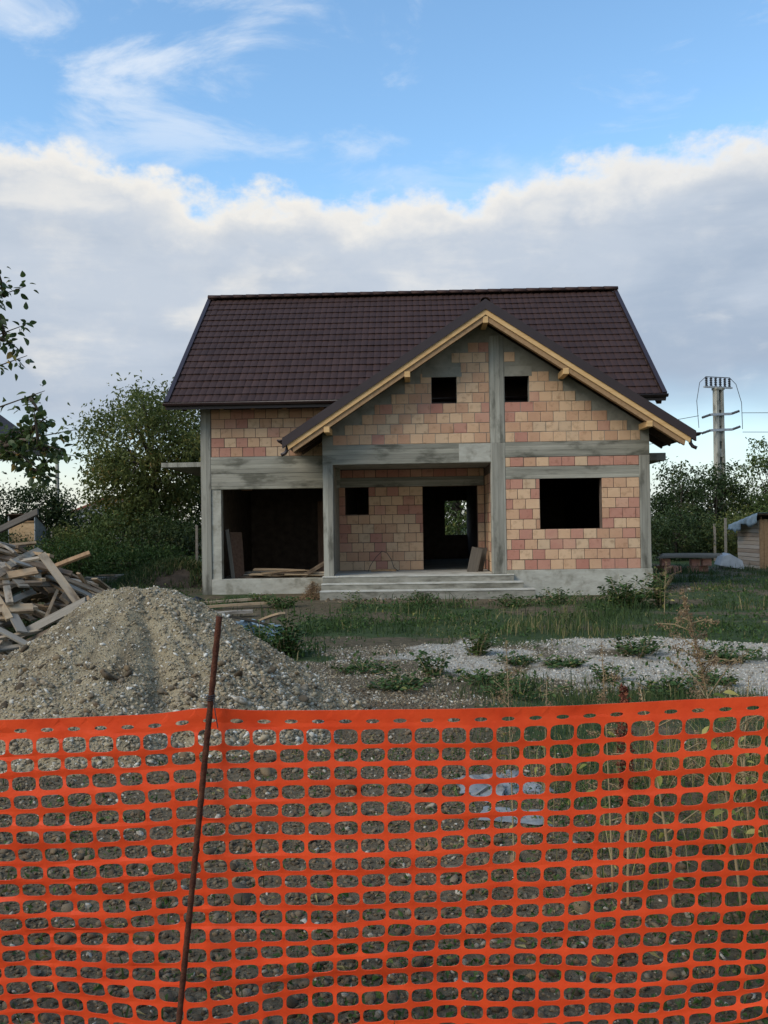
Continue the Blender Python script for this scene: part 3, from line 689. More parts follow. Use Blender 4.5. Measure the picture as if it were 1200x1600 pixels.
def timber_heap():
    cx, cy, rx, ry, H = -6.3, 13.3, 2.8, 2.7, 1.58
    def hh(x, y):
        d = math.hypot((x - cx) / rx, (y - cy) / ry); return H * max(0, 1 - d ** 1.35)
    for k in range(292):
        a = random.uniform(0, 2 * math.pi); r = math.sqrt(random.random()) * .97
        x, y = cx + rx * r * math.cos(a), cy + ry * r * math.sin(a)
        if x < -7.6 and random.random() < .7: x = random.uniform(-7.4, -4.2)
        h = hh(x, y); lay = random.choice([.35, .7, .85, .95, 1, 1, 1, 1])
        e = .12; nx_, ny_ = (hh(x - e, y) - hh(x + e, y)) / (2*e), (hh(x, y - e) - hh(x, y + e)) / (2*e)
        nrm = Vector((nx_ * .9 + random.gauss(0, .22), ny_ * .9 + random.gauss(0, .22), 1)).normalized()
        yaw = random.uniform(0, math.pi); d = Vector((math.cos(yaw), math.sin(yaw), random.gauss(0, .10))); d = (d - nrm * d.dot(nrm)).normalized()
        l, me = random.choice(PL)
        z = G(x, y) + h * lay + .05
        low = z - abs(d.z) * l / 2
        if low < G(x, y) + .03: z += G(x, y) + .03 - low
        board(me, (x, y, z), orient(d, nrm, random.gauss(0, .12)), 'weathered offcut board in the big scrap timber heap at left', 'boards of the scrap timber heap')
    # boards that stand out
    sp = [((-5.75, 12.2, .80), (.72, -.15, -.60), (0, -1, .8), 1.3, .16, 'old_plank', 'long pale board slanting down the front of the timber heap'),
          ((-5.42, 12.1, .95), (.25, -.25, -.6), (.1, -1, .6), .75, .26, 'plywood', 'wide yellowish board lying on the front of the timber heap'),
          ((-5.95, 12.3, .50), (.7, -.2, -.45), (0, -1, .8), .8, .14, 'fresh_wood', 'short orange board low on the front of the timber heap'),
          ((-4.45, 12.6, .80), (.62, -.2, -.75), (.3, -.9, .5), 1.35, .11, 'old_plank', 'long pale board leaning down right flank of the timber heap'),
          ((-4.75, 13.0, 1.12), (.8, .1, .32), (0, -.6, 1), 1.0, .10, 'rafter_wood', 'reddish stick poking up from the crest of the timber heap'),
          ((-5.9, 13.6, 1.62), (.85, -.1, .38), (0, -.9, .7), 1.5, .12, 'dark_plank', 'dark weathered board standing highest on the timber heap'),
          ((-4.55, 11.7, .38), (.85, -.1, .42), (-.2, -.9, .6), 1.5, .13, 'grey_plank', 'long grey board at the right foot of timber heap beside the gravel'),
          ((-4.35, 11.6, .32), (.85, -.05, .40), (-.2, -.9, .6), 1.5, .09, 'old_plank', 'narrow pale lath at the right foot of timber heap'),
          ((-5.2, 12.9, 1.18), (.95, -.1, -.22), (0, -.5, 1), 1.5, .10, 'old_plank', 'long level pale beam near the top of the timber heap')]
    for loc, d, n, l, w, mt, lab in sp:
        me = plank_mesh(l, w, .035); me.materials.append(M[mt]); board(me, loc, orient(d, n), lab)
    # low second heap beyond
    for k in range(46):
        x = random.uniform(-9.3, -7.3); y = 28.2 + random.gauss(0, .45); yaw = random.gauss(.05, .35); l, me = random.choice(PL)
        z = G(x, y) + .05 + .30 * max(0, 1 - abs(x + 8.3) / 1.1) * random.random()
        board(me, (x, y, z), (random.gauss(0, .2), random.gauss(0, .08), yaw), 'pale lath in the low lumber scatter by the back hedge', 'laths scattered by the back hedge')
    # boards on the grass beside the garage plinth
    for (x, y, yaw, l, w, lab) in ((-3.55, 19.0, .35, 1.9, .12, 'long pale board on the grass before the garage plinth'), (-3.1, 18.3, .18, 1.7, .09, 'narrow board on the grass right of the garage corner'),
                               (-3.0, 16.6, .28, 1.1, .22, 'short whitish board lying behind the gravel heap')):
        me = plank_mesh(l, w, .05); me.materials.append(M['old_plank']); board(me, (x, y, G(x, y) + .07), (0, -.04, yaw), lab)
timber_heap()

def garage_things():
    # lumber laid on the garage sill and floor
    for k in range(34):
        u = random.uniform(-6.3, -4.3); v = random.uniform(WV + .42, WV + 1.3); l, me = random.choice(PL)
        z = .29 + .24 * random.random() * (1 - abs(u + 5.3) / 1.6)
        w = hw(u, v, z); board(me, w, (random.gauss(0, .2), random.gauss(0, .05), random.gauss(0, .22) + HA), 'loose board in the lumber pile on the garage floor', 'lumber on the garage floor')
    me = plank_mesh(1.25, .42, .03); me.materials.append(M['dark_wood']); board(me, hw(-6.42, WV + .75, .90), orient((-.10, .25, 1.2), (.75, -.6, .1)), 'wide grey sheet leaning inside the garage at left', cat='panel')
    me = plank_mesh(1.35, .10, .035); me.materials.append(M['grey_plank']); board(me, hw(-6.55, WV + .50, .92), orient((-.16, .12, 1.2), (.6, -.8, 0)), 'narrow dark plank leaning on the garage jamb')
    me = plank_mesh(.95, .10, .04); me.materials.append(M['old_plank']); board(me, hw(-4.25, WV + .45, .56), orient((.75, .05, .45), (0, -1, .2)), 'pale board propped up at right side of garage opening')
    # boards leaning by the porch door
    for i, (du, lab) in enumerate(((-.06, 'wide weathered board leaning beside the porch doorway'), (.10, 'second darker board leaning behind it near the porch pillar'))):
        me = plank_mesh(.62, .27, .02); me.materials.append(M['dark_plank']); board(me, hw(-.16 + du * .9, 1.0 + i * .28, .74), orient((.14, .05, .6), (-.25, -1, .1)), lab)
    # bent wire hoop and lath on the porch floor
    hoop = MB(); pts = [(-.36, 0, .0), (-.30, .02, .16), (-.16, .03, .36), (0, .05, .52), (.13, .05, .47), (.24, .04, .30), (.30, .02, .10), (.42, .0, .0)]
    hoop.tube([hw(-2.55 + p[0], 1.75 + p[1], .45 + p[2]) for p in pts], .008, 6)
    props(link('wire_hoop', hoop.mesh('wire_hoop', True), M['wire']), 'thin bent wire hoop standing on porch floor against the bricks', 'wire')
    me = plank_mesh(.62, .08, .05); me.materials.append(M['rafter_wood']); board(me, hw(-2.5, 1.62, .478), (0, 0, HA), 'small lath lying under the wire hoop on porch floor')
    # straw rubbish at the left end of the steps
    V = []; F = []; va = []
    for k in range(1500):
        r = abs(random.gauss(0, .28)); a = random.uniform(0, 6.28); x, y = -4.12 + r * math.cos(a) * .9, -.35 + r * math.sin(a) * .9
        z = max(0, .42 - r * .8 + (x + 4.12) * .35) * random.random() - .06
        d = Vector((random.gauss(0, 1), random.gauss(0, 1), random.gauss(0, .5))).normalized(); l = random.uniform(.05, .16); s = d.orthogonal().normalized() * .005
        p = hw(x, y, z); n = len(V); q = HM.to_3x3() @ d * l; s = HM.to_3x3() @ s; V += [p - s, p + s, p + q]; F.append((n, n+1, n+2)); va += [random.random()] * 3
    o = link('straw_rubbish', mesh_np('straw', np.array(V), np.array(F), va), M['straw']); props(o, 'brown heap of straw and chips at left end of the steps', 'rubbish heap')
garage_things()

# ------------------------------------------------------------------ stones
def ico(sub):
    import bmesh
    bm = bmesh.new(); bmesh.ops.create_icosphere(bm, subdivisions=sub, radius=1.0); V = np.array([v.co[:] for v in bm.verts]); F = np.array([[v.index for v in f.verts] for f in bm.faces]); bm.free(); return V, F
ICO1, ICO2 = ico(1), ico(2)
def stones(name, P, size, base, flat=(.45, .8), sink=.25, vary=None):
    n = len(P); BV, BF = base; m = len(BV)
    jit = 1 + rng.normal(0, .10, (n, m, 1))
    sc = np.stack([rng.uniform(.75, 1.35, n), rng.uniform(.7, 1.1, n), rng.uniform(*flat, n)], 1) * size[:, None] / 2
    L = BV[None] * jit * sc[:, None, :]
    yaw = rng.uniform(0, 6.283, n); tx, ty = rng.normal(0, .35, n), rng.normal(0, .35, n)
    cy, sy = np.cos(yaw)[:, None], np.sin(yaw)[:, None]
    x, y, z = L[..., 0]*cy - L[..., 1]*sy, L[..., 0]*sy + L[..., 1]*cy, L[..., 2]
    z = z + x * tx[:, None] + y * ty[:, None]
    W = np.stack([x, y, z], -1) + P[:, None, :]; W[..., 2] += (size * (.3 - sink))[:, None]
    F = BF[None] + (np.arange(n) * m)[:, None, None]
    va = rng.random(n) if vary is None else vary
    return mesh_np(name, W.reshape(-1, 3), F.reshape(-1, 3), np.repeat(va, m), smooth=True)

PCX, PCY = -2.12, 7.75
def pile_h(x, y):
    x = np.asarray(x, float); y = np.asarray(y, float)
    a = np.arctan2(y - PCY, x - PCX)
    ridge = 1 + .06 * np.sin(3 * a + .7) + .04 * np.sin(7 * a) + .035 * np.sin(13 * a + 1) + .02 * np.sin(23 * a)
    # two blunt tops side by side
    def cone(cx, cy, h, sl): 
        d = np.hypot(x - cx, (y - cy)) / ridge; return h - sl * (np.sqrt(d * d + .05) - math.sqrt(.05)) 
    k = 9.0
    z = np.log(np.exp(k * cone(-2.28, 7.8, 1.21, .80)) + np.exp(k * cone(-1.90, 7.75, 1.17, .80)) + np.exp(k * cone(-2.5, 7.2, .90, .66)) + np.exp(k * cone(-1.5, 7.2, .62, .58))) / k
    z = z - .09
    rr = np.hypot(x - PCX, y - PCY); z = z - .02 * ss(vnoise(a * 3.2, rr * .5, 1.0, 77, 2), .45, .75) * ss(rr, .15, .6)
    z = z - .025 * ss(vnoise(a * 9, rr * .9, 1.0, 79, 2), .5, .8) * ss(rr, .2, .6)
    z = z + (vnoise(x, y, 3.0, 71, 3) - .5) * .10 + (vnoise(x, y, 12, 75, 2) - .5) * .035
    foot = .22 * np.exp(-((np.hypot(x - PCX, y - PCY) - 1.6) / .5) ** 2) * .35
    return np.maximum(z, foot * 0) 
def gravel_pile():
    s = .035; xs = np.arange(-4.6, .3, s); ys = np.arange(5.3, 10.2, s); X, Y = np.meshgrid(xs, ys); x, y = X.ravel(), Y.ravel()
    h = pile_h(x, y); base = gh(x, y); z = base + h - .02
    i = np.arange(len(x)).reshape(X.shape); q = np.stack([i[:-1, :-1], i[:-1, 1:], i[1:, 1:], i[1:, :-1]], -1).reshape(-1, 4)
    keep = (h[q] > .002).any(1); q = q[keep]; used = np.unique(q); mp = np.zeros(len(x), int); mp[used] = np.arange(len(used))
    zz = np.where(h > .002, z, base - .05)
    root = link('gravel_heap', mesh_np('gravel_heap', np.stack([x, y, zz], 1)[used], mp[q], smooth=True), M['sand_gravel'])
    props(root, 'big cone of sandy gravel behind the orange fence at left', 'gravel heap')
    # stones on the heap: coarser towards the right and the foot
    n = 64000; a = rng.uniform(0, 6.283, n); r = np.sqrt(rng.random(n)) * 2.2; x, y = PCX + r * np.cos(a), PCY - .15 + r * np.sin(a)
    h = pile_h(x, y); k = (h > .01) & ~((y > PCY + .5)); x, y, h = x[k], y[k], h[k]
    coarse = ss(x, -2.6, -.9) * .6 + (1 - ss(h, .05, .75)) * .6 + ss(vnoise(x, y, 2.0, 83, 3), .5, .65) * .4
    keep = rng.random(len(x)) < .5 + .5 * coarse; x, y, h, coarse = x[keep], y[keep], h[keep], coarse[keep]
    size = .008 + rng.gamma(2.0, .0048, len(x)) * (.75 + .8 * coarse)
    P = np.stack([x, y, gh(x, y) + h - .02], 1)
    o = link('stones', stones('heap_stones', P, np.clip(size, .006, .075), ICO1, sink=.28), M['pile_pebble'], root); props(o, kind='stuff')
    n = 260; a = rng.uniform(3.3, 6.4, n); r = rng.uniform(.9, 1.95, n); x, y = PCX + r * np.cos(a), PCY - .15 + r * np.sin(a); h = pile_h(x, y); k = h > .01; x, y, h = x[k], y[k], h[k]
    P = np.stack([x, y, gh(x, y) + h - .02], 1); o = link('cobbles', stones('heap_cobbles', P, .025 + rng.gamma(1.5, .012, len(x)), ICO2, sink=.2), M['pebble'], root); props(o, kind='stuff')
gravel_pile()

def scatter(n, x0, x1, y0, y1, fn, power=1.0):
    """points by density fn, denser near the camera in proportion to area seen"""
    t = rng.random(n); y = y0 * (y1 / y0) ** t if power == 0 else y0 + (y1 - y0) * t ** power
    x = rng.uniform(x0, x1, n); k = rng.random(n) < fn(x, y); return x[k], y[k]
def ground_stones():
    x, y = scatter(60000, -3.6, 2.4, 2.5, 9.0, lambda x, y: np.clip(m_gravel(x, y) + .12, 0, 1) * (1 - .9 * (pile_h(x, y) > .02)), 1.25)
    size = .007 + rng.gamma(1.6, .0058, len(x)); P = np.stack([x, y, gh(x, y)], 1)
    o = link('gravel', stones('gravel', P, np.clip(size, .006, .05), ICO1, sink=.2), M['pebble']); props(o, 'grey brown gravel spread on the ground behind the fence', 'gravel', kind='stuff')
    x, y = scatter(520, -3.4, 2.4, 2.6, 8.2, lambda x, y: np.clip(m_gravel(x, y), .08, 1) * (pile_h(x, y) <= .02))
    P = np.stack([x, y, gh(x, y)], 1); o = link('cobbles', stones('cobbles', P, .028 + rng.gamma(1.4, .011, len(x)), ICO2, sink=.15), M['pebble']); props(o, 'larger rounded cobbles lying among the gravel', 'cobbles', kind='stuff')
    x, y = scatter(60000, -2.2, 7.5, 7.8, 13.5, lambda x, y: m_pale(x, y), 1.2)
    size = .009 + rng.gamma(1.5, .0058, len(x)); P = np.stack([x, y, gh(x, y)], 1)
    o = link('crushed_stone', stones('crushed_stone', P, np.clip(size, .008, .06), ICO1, sink=.2), M['pale_stone']); props(o, 'pale crushed stone of the track across the yard', 'crushed stone', kind='stuff')
    x, y = scatter(24000, -2.2, 3.5, 8.2, 13, lambda x, y: m_gravel(x, y) * (1 - m_pale(x, y)) * (pile_h(x, y) <= .01), 1.1)
    size = .009 + rng.gamma(1.5, .006, len(x)); P = np.stack([x, y, gh(x, y)], 1)
    o = link('gravel', stones('track_gravel', P, np.clip(size, .008, .05), ICO1, sink=.2), M['pile_pebble']); props(o, 'grey gravel of the yard right of the gravel heap', 'gravel', kind='stuff')
    x, y = scatter(1400, -4.2, 8, 18.5, 23, lambda x, y: m_gravel(x, y), 1)
    P = np.stack([x, y, gh(x, y)], 1); o = link('rubble', stones('rubble', P, rng.uniform(.03, .11, len(x)), ICO1, sink=.2), M['pebble']); props(o, 'small rubble along the foot of the house', 'rubble', kind='stuff')
ground_stones()

# ------------------------------------------------------------------ plants
def blades(name, x, y, z, hgt, wid, lean=.5, vary=None):
    n = len(x); a = rng.uniform(0, 6.283, n); b = rng.uniform(0, 6.283, n); ln = np.abs(rng.normal(0, lean, n)) * hgt
    dx, dy = np.cos(a) * wid / 2, np.sin(a) * wid / 2; lx, ly = np.cos(b) * ln, np.sin(b) * ln
    def p(f, w, lz): return np.stack([x + dx*w + lx*f*f, y + dy*w + ly*f*f, z + hgt * lz], 1)
    V = np.stack([p(0, -1, -.04), p(0, 1, -.04), p(.55, .75, .6), p(.55, -.75, .6), p(1, 0, 1 - .25 * lean)], 1)
    i = np.arange(n)[:, None] * 5
    F = np.concatenate([i + np.array([[0, 1, 2]]), i + np.array([[0, 2, 3]]), i + np.array([[3, 2, 4]])])
    va = rng.random(n) if vary is None else vary
    return mesh_np(name, V.reshape(-1, 3), F, np.repeat(va, 5))
def leaf_geo(P, D, N_, size, asp=.5, fold=.18):
    """leaf: 6 points, 4 triangles, folded along the midrib and drooping at the tip"""
    D = D / np.linalg.norm(D, axis=1, keepdims=True); S = np.cross(D, N_); S /= np.maximum(np.linalg.norm(S, axis=1, keepdims=True), 1e-6); U = np.cross(S, D); s = size[:, None]
    q = lambda a, b, c: P + D * a * s + S * b * s * asp + U * c * s
    V = np.stack([q(0, 0, 0), q(.35, -.5, fold), q(.4, 0, .02), q(.35, .5, fold), q(1, 0, -.12), q(.72, .0, .0)], 1)
    return V
OUT = np.array([(0, 0), (.16, -.33), (.42, -.5), (.72, -.34), (1, 0), (.72, .34), (.42, .5), (.16, .33)])
def fine_leaves(name, P, D, N_, size, asp=.6, vary=None):
    D = D / np.linalg.norm(D, axis=1, keepdims=True); S = np.cross(D, N_); S /= np.maximum(np.linalg.norm(S, axis=1, keepdims=True), 1e-6); U = np.cross(S, D); s = size[:, None]; n = len(P)
    cur = rng.uniform(-.05, .35, n)[:, None]
    pts = [P + D * a * s + S * b * asp * s + U * (abs(b) * .22 - cur * a * a) * s for a, b in OUT] + [P + D * .45 * s - U * cur * .2 * s]
    V = np.stack(pts, 1); f = np.array([[i, (i + 1) % 8, 8] for i in range(8)]); F = (f[None] + (np.arange(n) * 9)[:, None, None]).reshape(-1, 3)
    return mesh_np(name, V.reshape(-1, 3), F, np.repeat(rng.random(n) if vary is None else vary, 9), smooth=True)
LF = np.array([[0, 2, 1], [0, 3, 2], [1, 2, 4], [2, 3, 4]])
def leaves(name, P, D, N_, size, asp=.5, vary=None):
    V = leaf_geo(P, D, N_, size, asp); n = len(P); F = (LF[None] + (np.arange(n) * 6)[:, None, None]).reshape(-1, 3)
    return mesh_np(name, V.reshape(-1, 3), F, np.repeat(rng.random(n) if vary is None else vary, 6))
def rdir(n, up=.0):
    d = rng.normal(0, 1, (n, 3)); d[:, 2] += up; return d / np.linalg.norm(d, axis=1, keepdims=True)

def ground_cover():
    dens = lambda x, y: m_grass(x, y) * (pile_h(x, y) <= .02)
    # grass near the fence on the right, and in the yard
    x, y = scatter(60000, -4.6, 3.6, 2.55, 9.5, lambda x, y: dens(x, y) * (.35 + .65 * ss(vnoise(x, y, 1.7, 90, 2), .35, .6)), 1.15)
    o = link('grass', blades('grass_near', x, y, gh(x, y), rng.uniform(.04, .17, len(x)), rng.uniform(.004, .009, len(x)), .6), M['grass_blade']); props(o, 'green grass growing behind the fence', 'grass', kind='stuff')
    inb = lambda x, y: 1 - (x > -5.0) * (x < 6.6) * (y > 19.95)
    x, y = scatter(120000, -9, 15, 8.8, 31, lambda x, y: dens(x, y) * inb(x, y) * (np.abs(x) < y * .46 + .5) * (.2 + .8 * ss(vnoise(x, y, 1.1, 92, 3), .40, .60)), .95)
    hgt = rng.uniform(.05, .20, len(x)) * (.35 + 1.5 * ss(vnoise(x, y, .9, 95, 3), .42, .72)) * (1 + .25 * ss(y, 12, 17)) * (1 - .45 * ss(y, 18, 19.5) * (y < 21))
    o = link('grass', blades('grass_yard', x, y, gh(x, y), hgt, rng.uniform(.008, .018, len(x)) * (1 + .3 * ss(y, 12, 20)), .55, np.clip(rng.normal(.36, .22, len(x)) + .42 * ss(vnoise(x, y, .75, 131, 3), .52, .68), 0, 1)), M['grass_blade']); props(o, 'low green grass and weeds across the yard', 'grass', kind='stuff')
    # broad leaved ground cover
    x, y = scatter(60000, -6, 12, 8.6, 24, lambda x, y: dens(x, y) * inb(x, y) * (np.abs(x) < y * .46 + .5) * ss(vnoise(x, y, 1.4, 97, 3), .42, .6), .9)
    P = np.stack([x, y, gh(x, y) + rng.uniform(0, .14, len(x)) * (.5 + ss(vnoise(x, y, 2.2, 98, 2), .4, .65))], 1)
    o = link('ground_cover', leaves('cover', P, rdir(len(x), .6), rdir(len(x), 1.5), rng.uniform(.03, .085, len(x)), .55, np.clip(rng.normal(.4, .25, len(x)), 0, 1)), M['weed_leaf']); props(o, 'leafy low weeds across the yard', 'weeds', kind='stuff')
    x, y = scatter(26000, -3.2, 3.4, 2.6, 6.6, lambda x, y: np.clip(.16 + .35 * ss(vnoise(x, y, 1.2, 141, 3), .52, .66) + ss(x, .4, 1.4) * .6 + .9 * ss(y, 3.8, 3.0) * ss(vnoise(x, y, 2.2, 5, 2), .4, .6), 0, 1) * (pile_h(x, y) <= .02), 1.2)
    P = np.stack([x, y, gh(x, y) + rng.uniform(0, .05, len(x))], 1)
    o = link('ground_cover', leaves('cover_near', P, rdir(len(x), .5), rdir(len(x), 1.5), rng.uniform(.012, .04, len(x)), .5, np.clip(rng.normal(.45, .25, len(x)), 0, 1)), M['weed_leaf']); props(o, 'small leafy weeds low behind the fence', 'weeds', kind='stuff')
    # dry straws
    x, y = scatter(5200, .4, 3.2, 2.7, 6.5, lambda x, y: ss(x, .6, 1.7) * ss(vnoise(x, y, 1.6, 101, 2), .35, .6), 1.1)
    o = link('dry_grass', blades('dry_grass', x, y, gh(x, y), rng.uniform(.12, .55, len(x)), rng.uniform(.003, .006, len(x)), .8), M['dry_blade']); props(o, 'dry yellow straws behind the fence at right', 'dry grass', kind='stuff')
    x, y = scatter(2200, -3.4, 1.0, 2.7, 7, lambda x, y: .5 * (pile_h(x, y) <= .02), 1.0); n = len(x)
    P = np.stack([x, y, gh(x, y) + .012], 1); d = rdir(n); d[:, 2] *= .15
    o = link('litter', leaves('litter', P, d, np.tile([[0, 0, 1.0]], (n, 1)) + rng.normal(0, .3, (n, 3)), rng.uniform(.02, .06, n), .25), M['dry_blade']); props(o, 'dry leaf and straw litter on the gravel', 'litter', kind='stuff')
ground_cover()

def shrub(name, x, y, hgt, rad, nstem, nleaf, lsize, mat, label, cat='plant', group=None, asp=.55, lean=.25):
    """many leafy stems from one root"""
    z0 = G(x, y) - .02; root = empty(name, (x, y, z0), label=label, cat=cat, group=group)
    st = MB(); P = []; D = []
    for k in range(nstem):
        a = random.uniform(0, 6.28); r = rad * math.sqrt(random.random()); h = hgt * random.uniform(.55, 1.0) * (1 - .35 * r / max(rad, .01))
        bx, by = r * .35 * math.cos(a), r * .35 * math.sin(a); tx, ty = r * math.cos(a) + random.gauss(0, lean * .1), r * math.sin(a)
        pts = [(bx, by, 0), (bx*.6 + tx*.4, by*.6 + ty*.4, h*.5), (tx, ty, h)]
        st.tube(pts, [.006 + .004*hgt, .005, .002], 5)
        m = max(3, nleaf // nstem)
        for j in range(m):
            t = random.uniform(.12, 1); c = [pts[0][i]*(1-t)**2 + 2*pts[1][i]*t*(1-t) + pts[2][i]*t*t for i in range(3)]
            aa = random.uniform(0, 6.28); d = (math.cos(aa), math.sin(aa), random.uniform(-.2, .7)); o_ = lsize * random.uniform(0, .9)
            P.append((c[0] + d[0]*o_, c[1] + d[1]*o_, c[2] + d[2]*o_ * .5)); D.append(d)
    st.build('stem', M['weed_stem'], root)
    P = np.array(P); D = np.array(D); n = len(P)
    link('foliage', fine_leaves('foliage', P, D, rng.normal(0, .35, (n, 3)) + [0, 0, 1], lsize * rng.uniform(.6, 1.3, n), asp, np.clip(rng.normal(.45, .25, n), 0, 1)), M[mat], root)
    return root
def tall_weed(x, y, hgt, lean, label, seed='seed_brown', nbr=8, spread=.35, leafn=14, lsize=.08, seedn=900, leafmat='yellow_leaf', stem_r=.009, name='tall_weed'):
    z0 = G(x, y) - .02; root = empty(name, (x, y, z0), label=label, cat='weed')
    top = Vector((lean[0], lean[1], hgt)); st = MB(); axis = lambda t: Vector((top.x * t * t * .5 + top.x * t * .5, top.y * t, top.z * t))
    st.tube([axis(i / 8) for i in range(9)], [stem_r * (1 - .75 * i / 8) for i in range(9)], 7)
    SP = []; SD = []; LP = []; LD = []
    for b in range(nbr):
        t = .35 + .6 * b / nbr + random.uniform(-.03, .03); p = axis(t); a = b * 2.4 + random.uniform(-.4, .4)
        l = spread * (1.15 - t * .75) * random.uniform(.6, 1.2); d = Vector((math.cos(a), math.sin(a), random.uniform(.05, 1.0)))
        q = p + d * l * .5; e = p + d * l - Vector((0, 0, l * .18)); st.tube([p, q, e], [stem_r*.45, stem_r*.3, stem_r*.15], 5)
        for j in range(seedn // nbr):
            s = random.uniform(.3, 1.05); c = p.lerp(e, s) + Vector((random.gauss(0, 1), random.gauss(0, 1), random.gauss(0, 1))) * .020 * (1.25 - s); SP.append(c); SD.append((random.gauss(0, 1), random.gauss(0, 1), random.gauss(-.3, 1)))
    for j in range(seedn // 4):
        s = random.uniform(.72, 1.02); c = axis(s) + Vector((random.gauss(0, 1), random.gauss(0, 1), random.gauss(0, 1))) * .022 * (1.25 - s); SP.append(c); SD.append((random.gauss(0, 1), random.gauss(0, 1), random.gauss(-.3, 1)))
    for j in range(leafn):
        t = random.uniform(.15, .8); a = random.uniform(0, 6.28); d = (math.cos(a), math.sin(a), random.uniform(-.7, .3)); LP.append(axis(t) + Vector(d) * random.uniform(0, .12)); LD.append(d)
    st.build('stem', M['weed_stem'], root, smooth=True)
    n = len(SP); link('seed_head', leaves('seed_head', np.array([tuple(p) for p in SP]), np.array(SD), rdir(n), rng.uniform(.006, .014, n), .5), M[seed], root)['kind'] = 'stuff'
    n = len(LP)
    if n: link('foliage', fine_leaves('foliage', np.array([tuple(p) for p in LP]), np.array(LD), rng.normal(0, .4, (n, 3)) + [0, 0, 1], lsize * rng.uniform(.5, 1.3, n), .42), M[leafmat], root)
    return root
def spike_weed(x, y, hgt, label, mat='seed_red'):
    z0 = G(x, y) - .02; root = empty('dock_spike', (x, y, z0), label=label, cat='weed')
    st = MB().tube([(0, 0, 0), (.01, 0, hgt * .5), (.0, 0, hgt)], [.006, .005, .002], 6); st.build('stem', M['weed_stem'], root)
    n = 900; t = rng.uniform(.45, 1.0, n); r = .035 * np.sin(np.pi * np.clip((t - .4) / .62, 0, 1)) ** .6 * np.sqrt(rng.random(n)); a = rng.uniform(0, 6.28, n)
    P = np.stack([r * np.cos(a), r * np.sin(a), t * hgt], 1); link('seed_head', leaves('spike', P, rdir(n), rdir(n), rng.uniform(.010, .022, n), .8), M[mat], root)['kind'] = 'stuff'

shrub('leafy_bush', -1.28, 11.2, .62, .36, 26, 900, .075, 'weed_leaf', 'dense dark green bush at the right foot of the gravel heap', 'bush')
shrub('leafy_bush', -1.75, 12.4, .40, .30, 16, 420, .06, 'weed_leaf', 'low bush behind the dense bush, beside the blue tarpaulin', 'bush')
shrub('leafy_plant', 1.12, 11.1, .42, .26, 14, 420, .06, 'light_leaf', 'yellowish green plant at the near edge of the grass in mid yard', 'plant')
shrub('leafy_plant', .52, 9.75, .42, .20, 10, 240, .06, 'weed_leaf', 'upright dark plant on the gravel in mid yard', 'plant')
shrub('creeper_bush', 4.75, 17.6, .85, .55, 26, 950, .085, 'weed_leaf', 'vine bush climbing before the right corner of the plinth', 'bush')
shrub('creeper_bush', 5.45, 17.9, 1.05, .35, 14, 420, .085, 'weed_leaf', 'taller vine shoot against the right house pillar', 'bush')
shrub('leafy_plant', .75, 18.0, .45, .42, 18, 560, .06, 'weed_leaf', 'weed clump before the middle of the steps', 'plant')
shrub('leafy_plant', -.65, 18.2, .5, .16, 6, 130, .055, 'weed_leaf', 'single slender weed before left end of the steps', 'plant')
shrub('leafy_plant', 2.6, 18.0, .34, .5, 18, 480, .06, 'weed_leaf', 'low weed patch before the right end of the steps', 'plant')
shrub('leafy_plant', 3.6, 18.3, .5, .5, 16, 420, .06, 'weed_leaf', 'weed patch below the big front window', 'plant')
shrub('leafy_plant', -2.1, 18.3, .36, .4, 18, 430, .07, 'weed_leaf', 'bright green weeds before the garage plinth', 'plant')
shrub('leafy_plant', -2.7, 19.3, .35, .3, 12, 260, .07, 'light_leaf', 'small weed tuft against the garage plinth', 'plant')
shrub('leafy_plant', 3.05, 10.9, .30, .5, 22, 520, .055, 'weed_leaf', 'weed line crossing the pale track, its left end', 'plant')
shrub('leafy_plant', 3.95, 10.5, .26, .5, 20, 440, .055, 'weed_leaf', 'weed line crossing the pale track, its right end', 'plant')
shrub('leafy_plant', 1.3, 8.75, .22, .5, 22, 420, .05, 'weed_leaf', 'low green mat on the near edge of the pale track', 'plant')
shrub('leafy_plant', -.25, 10.0, .16, .45, 22, 420, .05, 'weed_leaf', 'flat green mat on the grey gravel left of mid yard', 'plant')
shrub('leafy_plant', 2.3, 9.3, .26, .24, 12, 240, .05, 'weed_leaf', 'small weed tuft in the middle of the pale track', 'plant')
shrub('leafy_plant', 0.15, 9.1, 0.14, 0.42, 26, 620, .05, 'weed_leaf', 'low green mat at the near edge of gravel left of centre', 'plant')
shrub('leafy_plant', 1.0, 9.4, 0.16, 0.4, 24, 560, .05, 'weed_leaf', 'low green mat between the two dry weeds on the track', 'plant')
shrub('leafy_plant', 2.0, 10.2, 0.14, 0.34, 20, 420, .05, 'weed_leaf', 'small flat weed mat in the pale track centre', 'plant')
shrub('leafy_plant', 1.55, 10.4, 0.18, 0.32, 18, 380, .05, 'weed_leaf', 'flat weed tuft right of the yellowish green plant', 'plant')
shrub('leafy_plant', 3.4, 9.2, 0.16, 0.42, 24, 520, .05, 'weed_leaf', 'low weed mat on the near edge of the track at right', 'plant')
shrub('leafy_plant', 2.75, 8.7, 0.2, 0.45, 26, 560, .05, 'weed_leaf', 'weed mat just above the fence top at right', 'plant')
tall_weed(1.48, 3.78, 1.36, (-.22, .0), 'tallest dry weed with brown seed plumes behind the fence at right', nbr=34, spread=.30, leafn=24, lsize=.07, seedn=3600, stem_r=.0075)
tall_weed(1.72, 3.75, 1.02, (.16, .05), 'shorter dry weed with drooping brown plumes at right frame edge', nbr=7, spread=.26, leafn=18, lsize=.06, seedn=620)
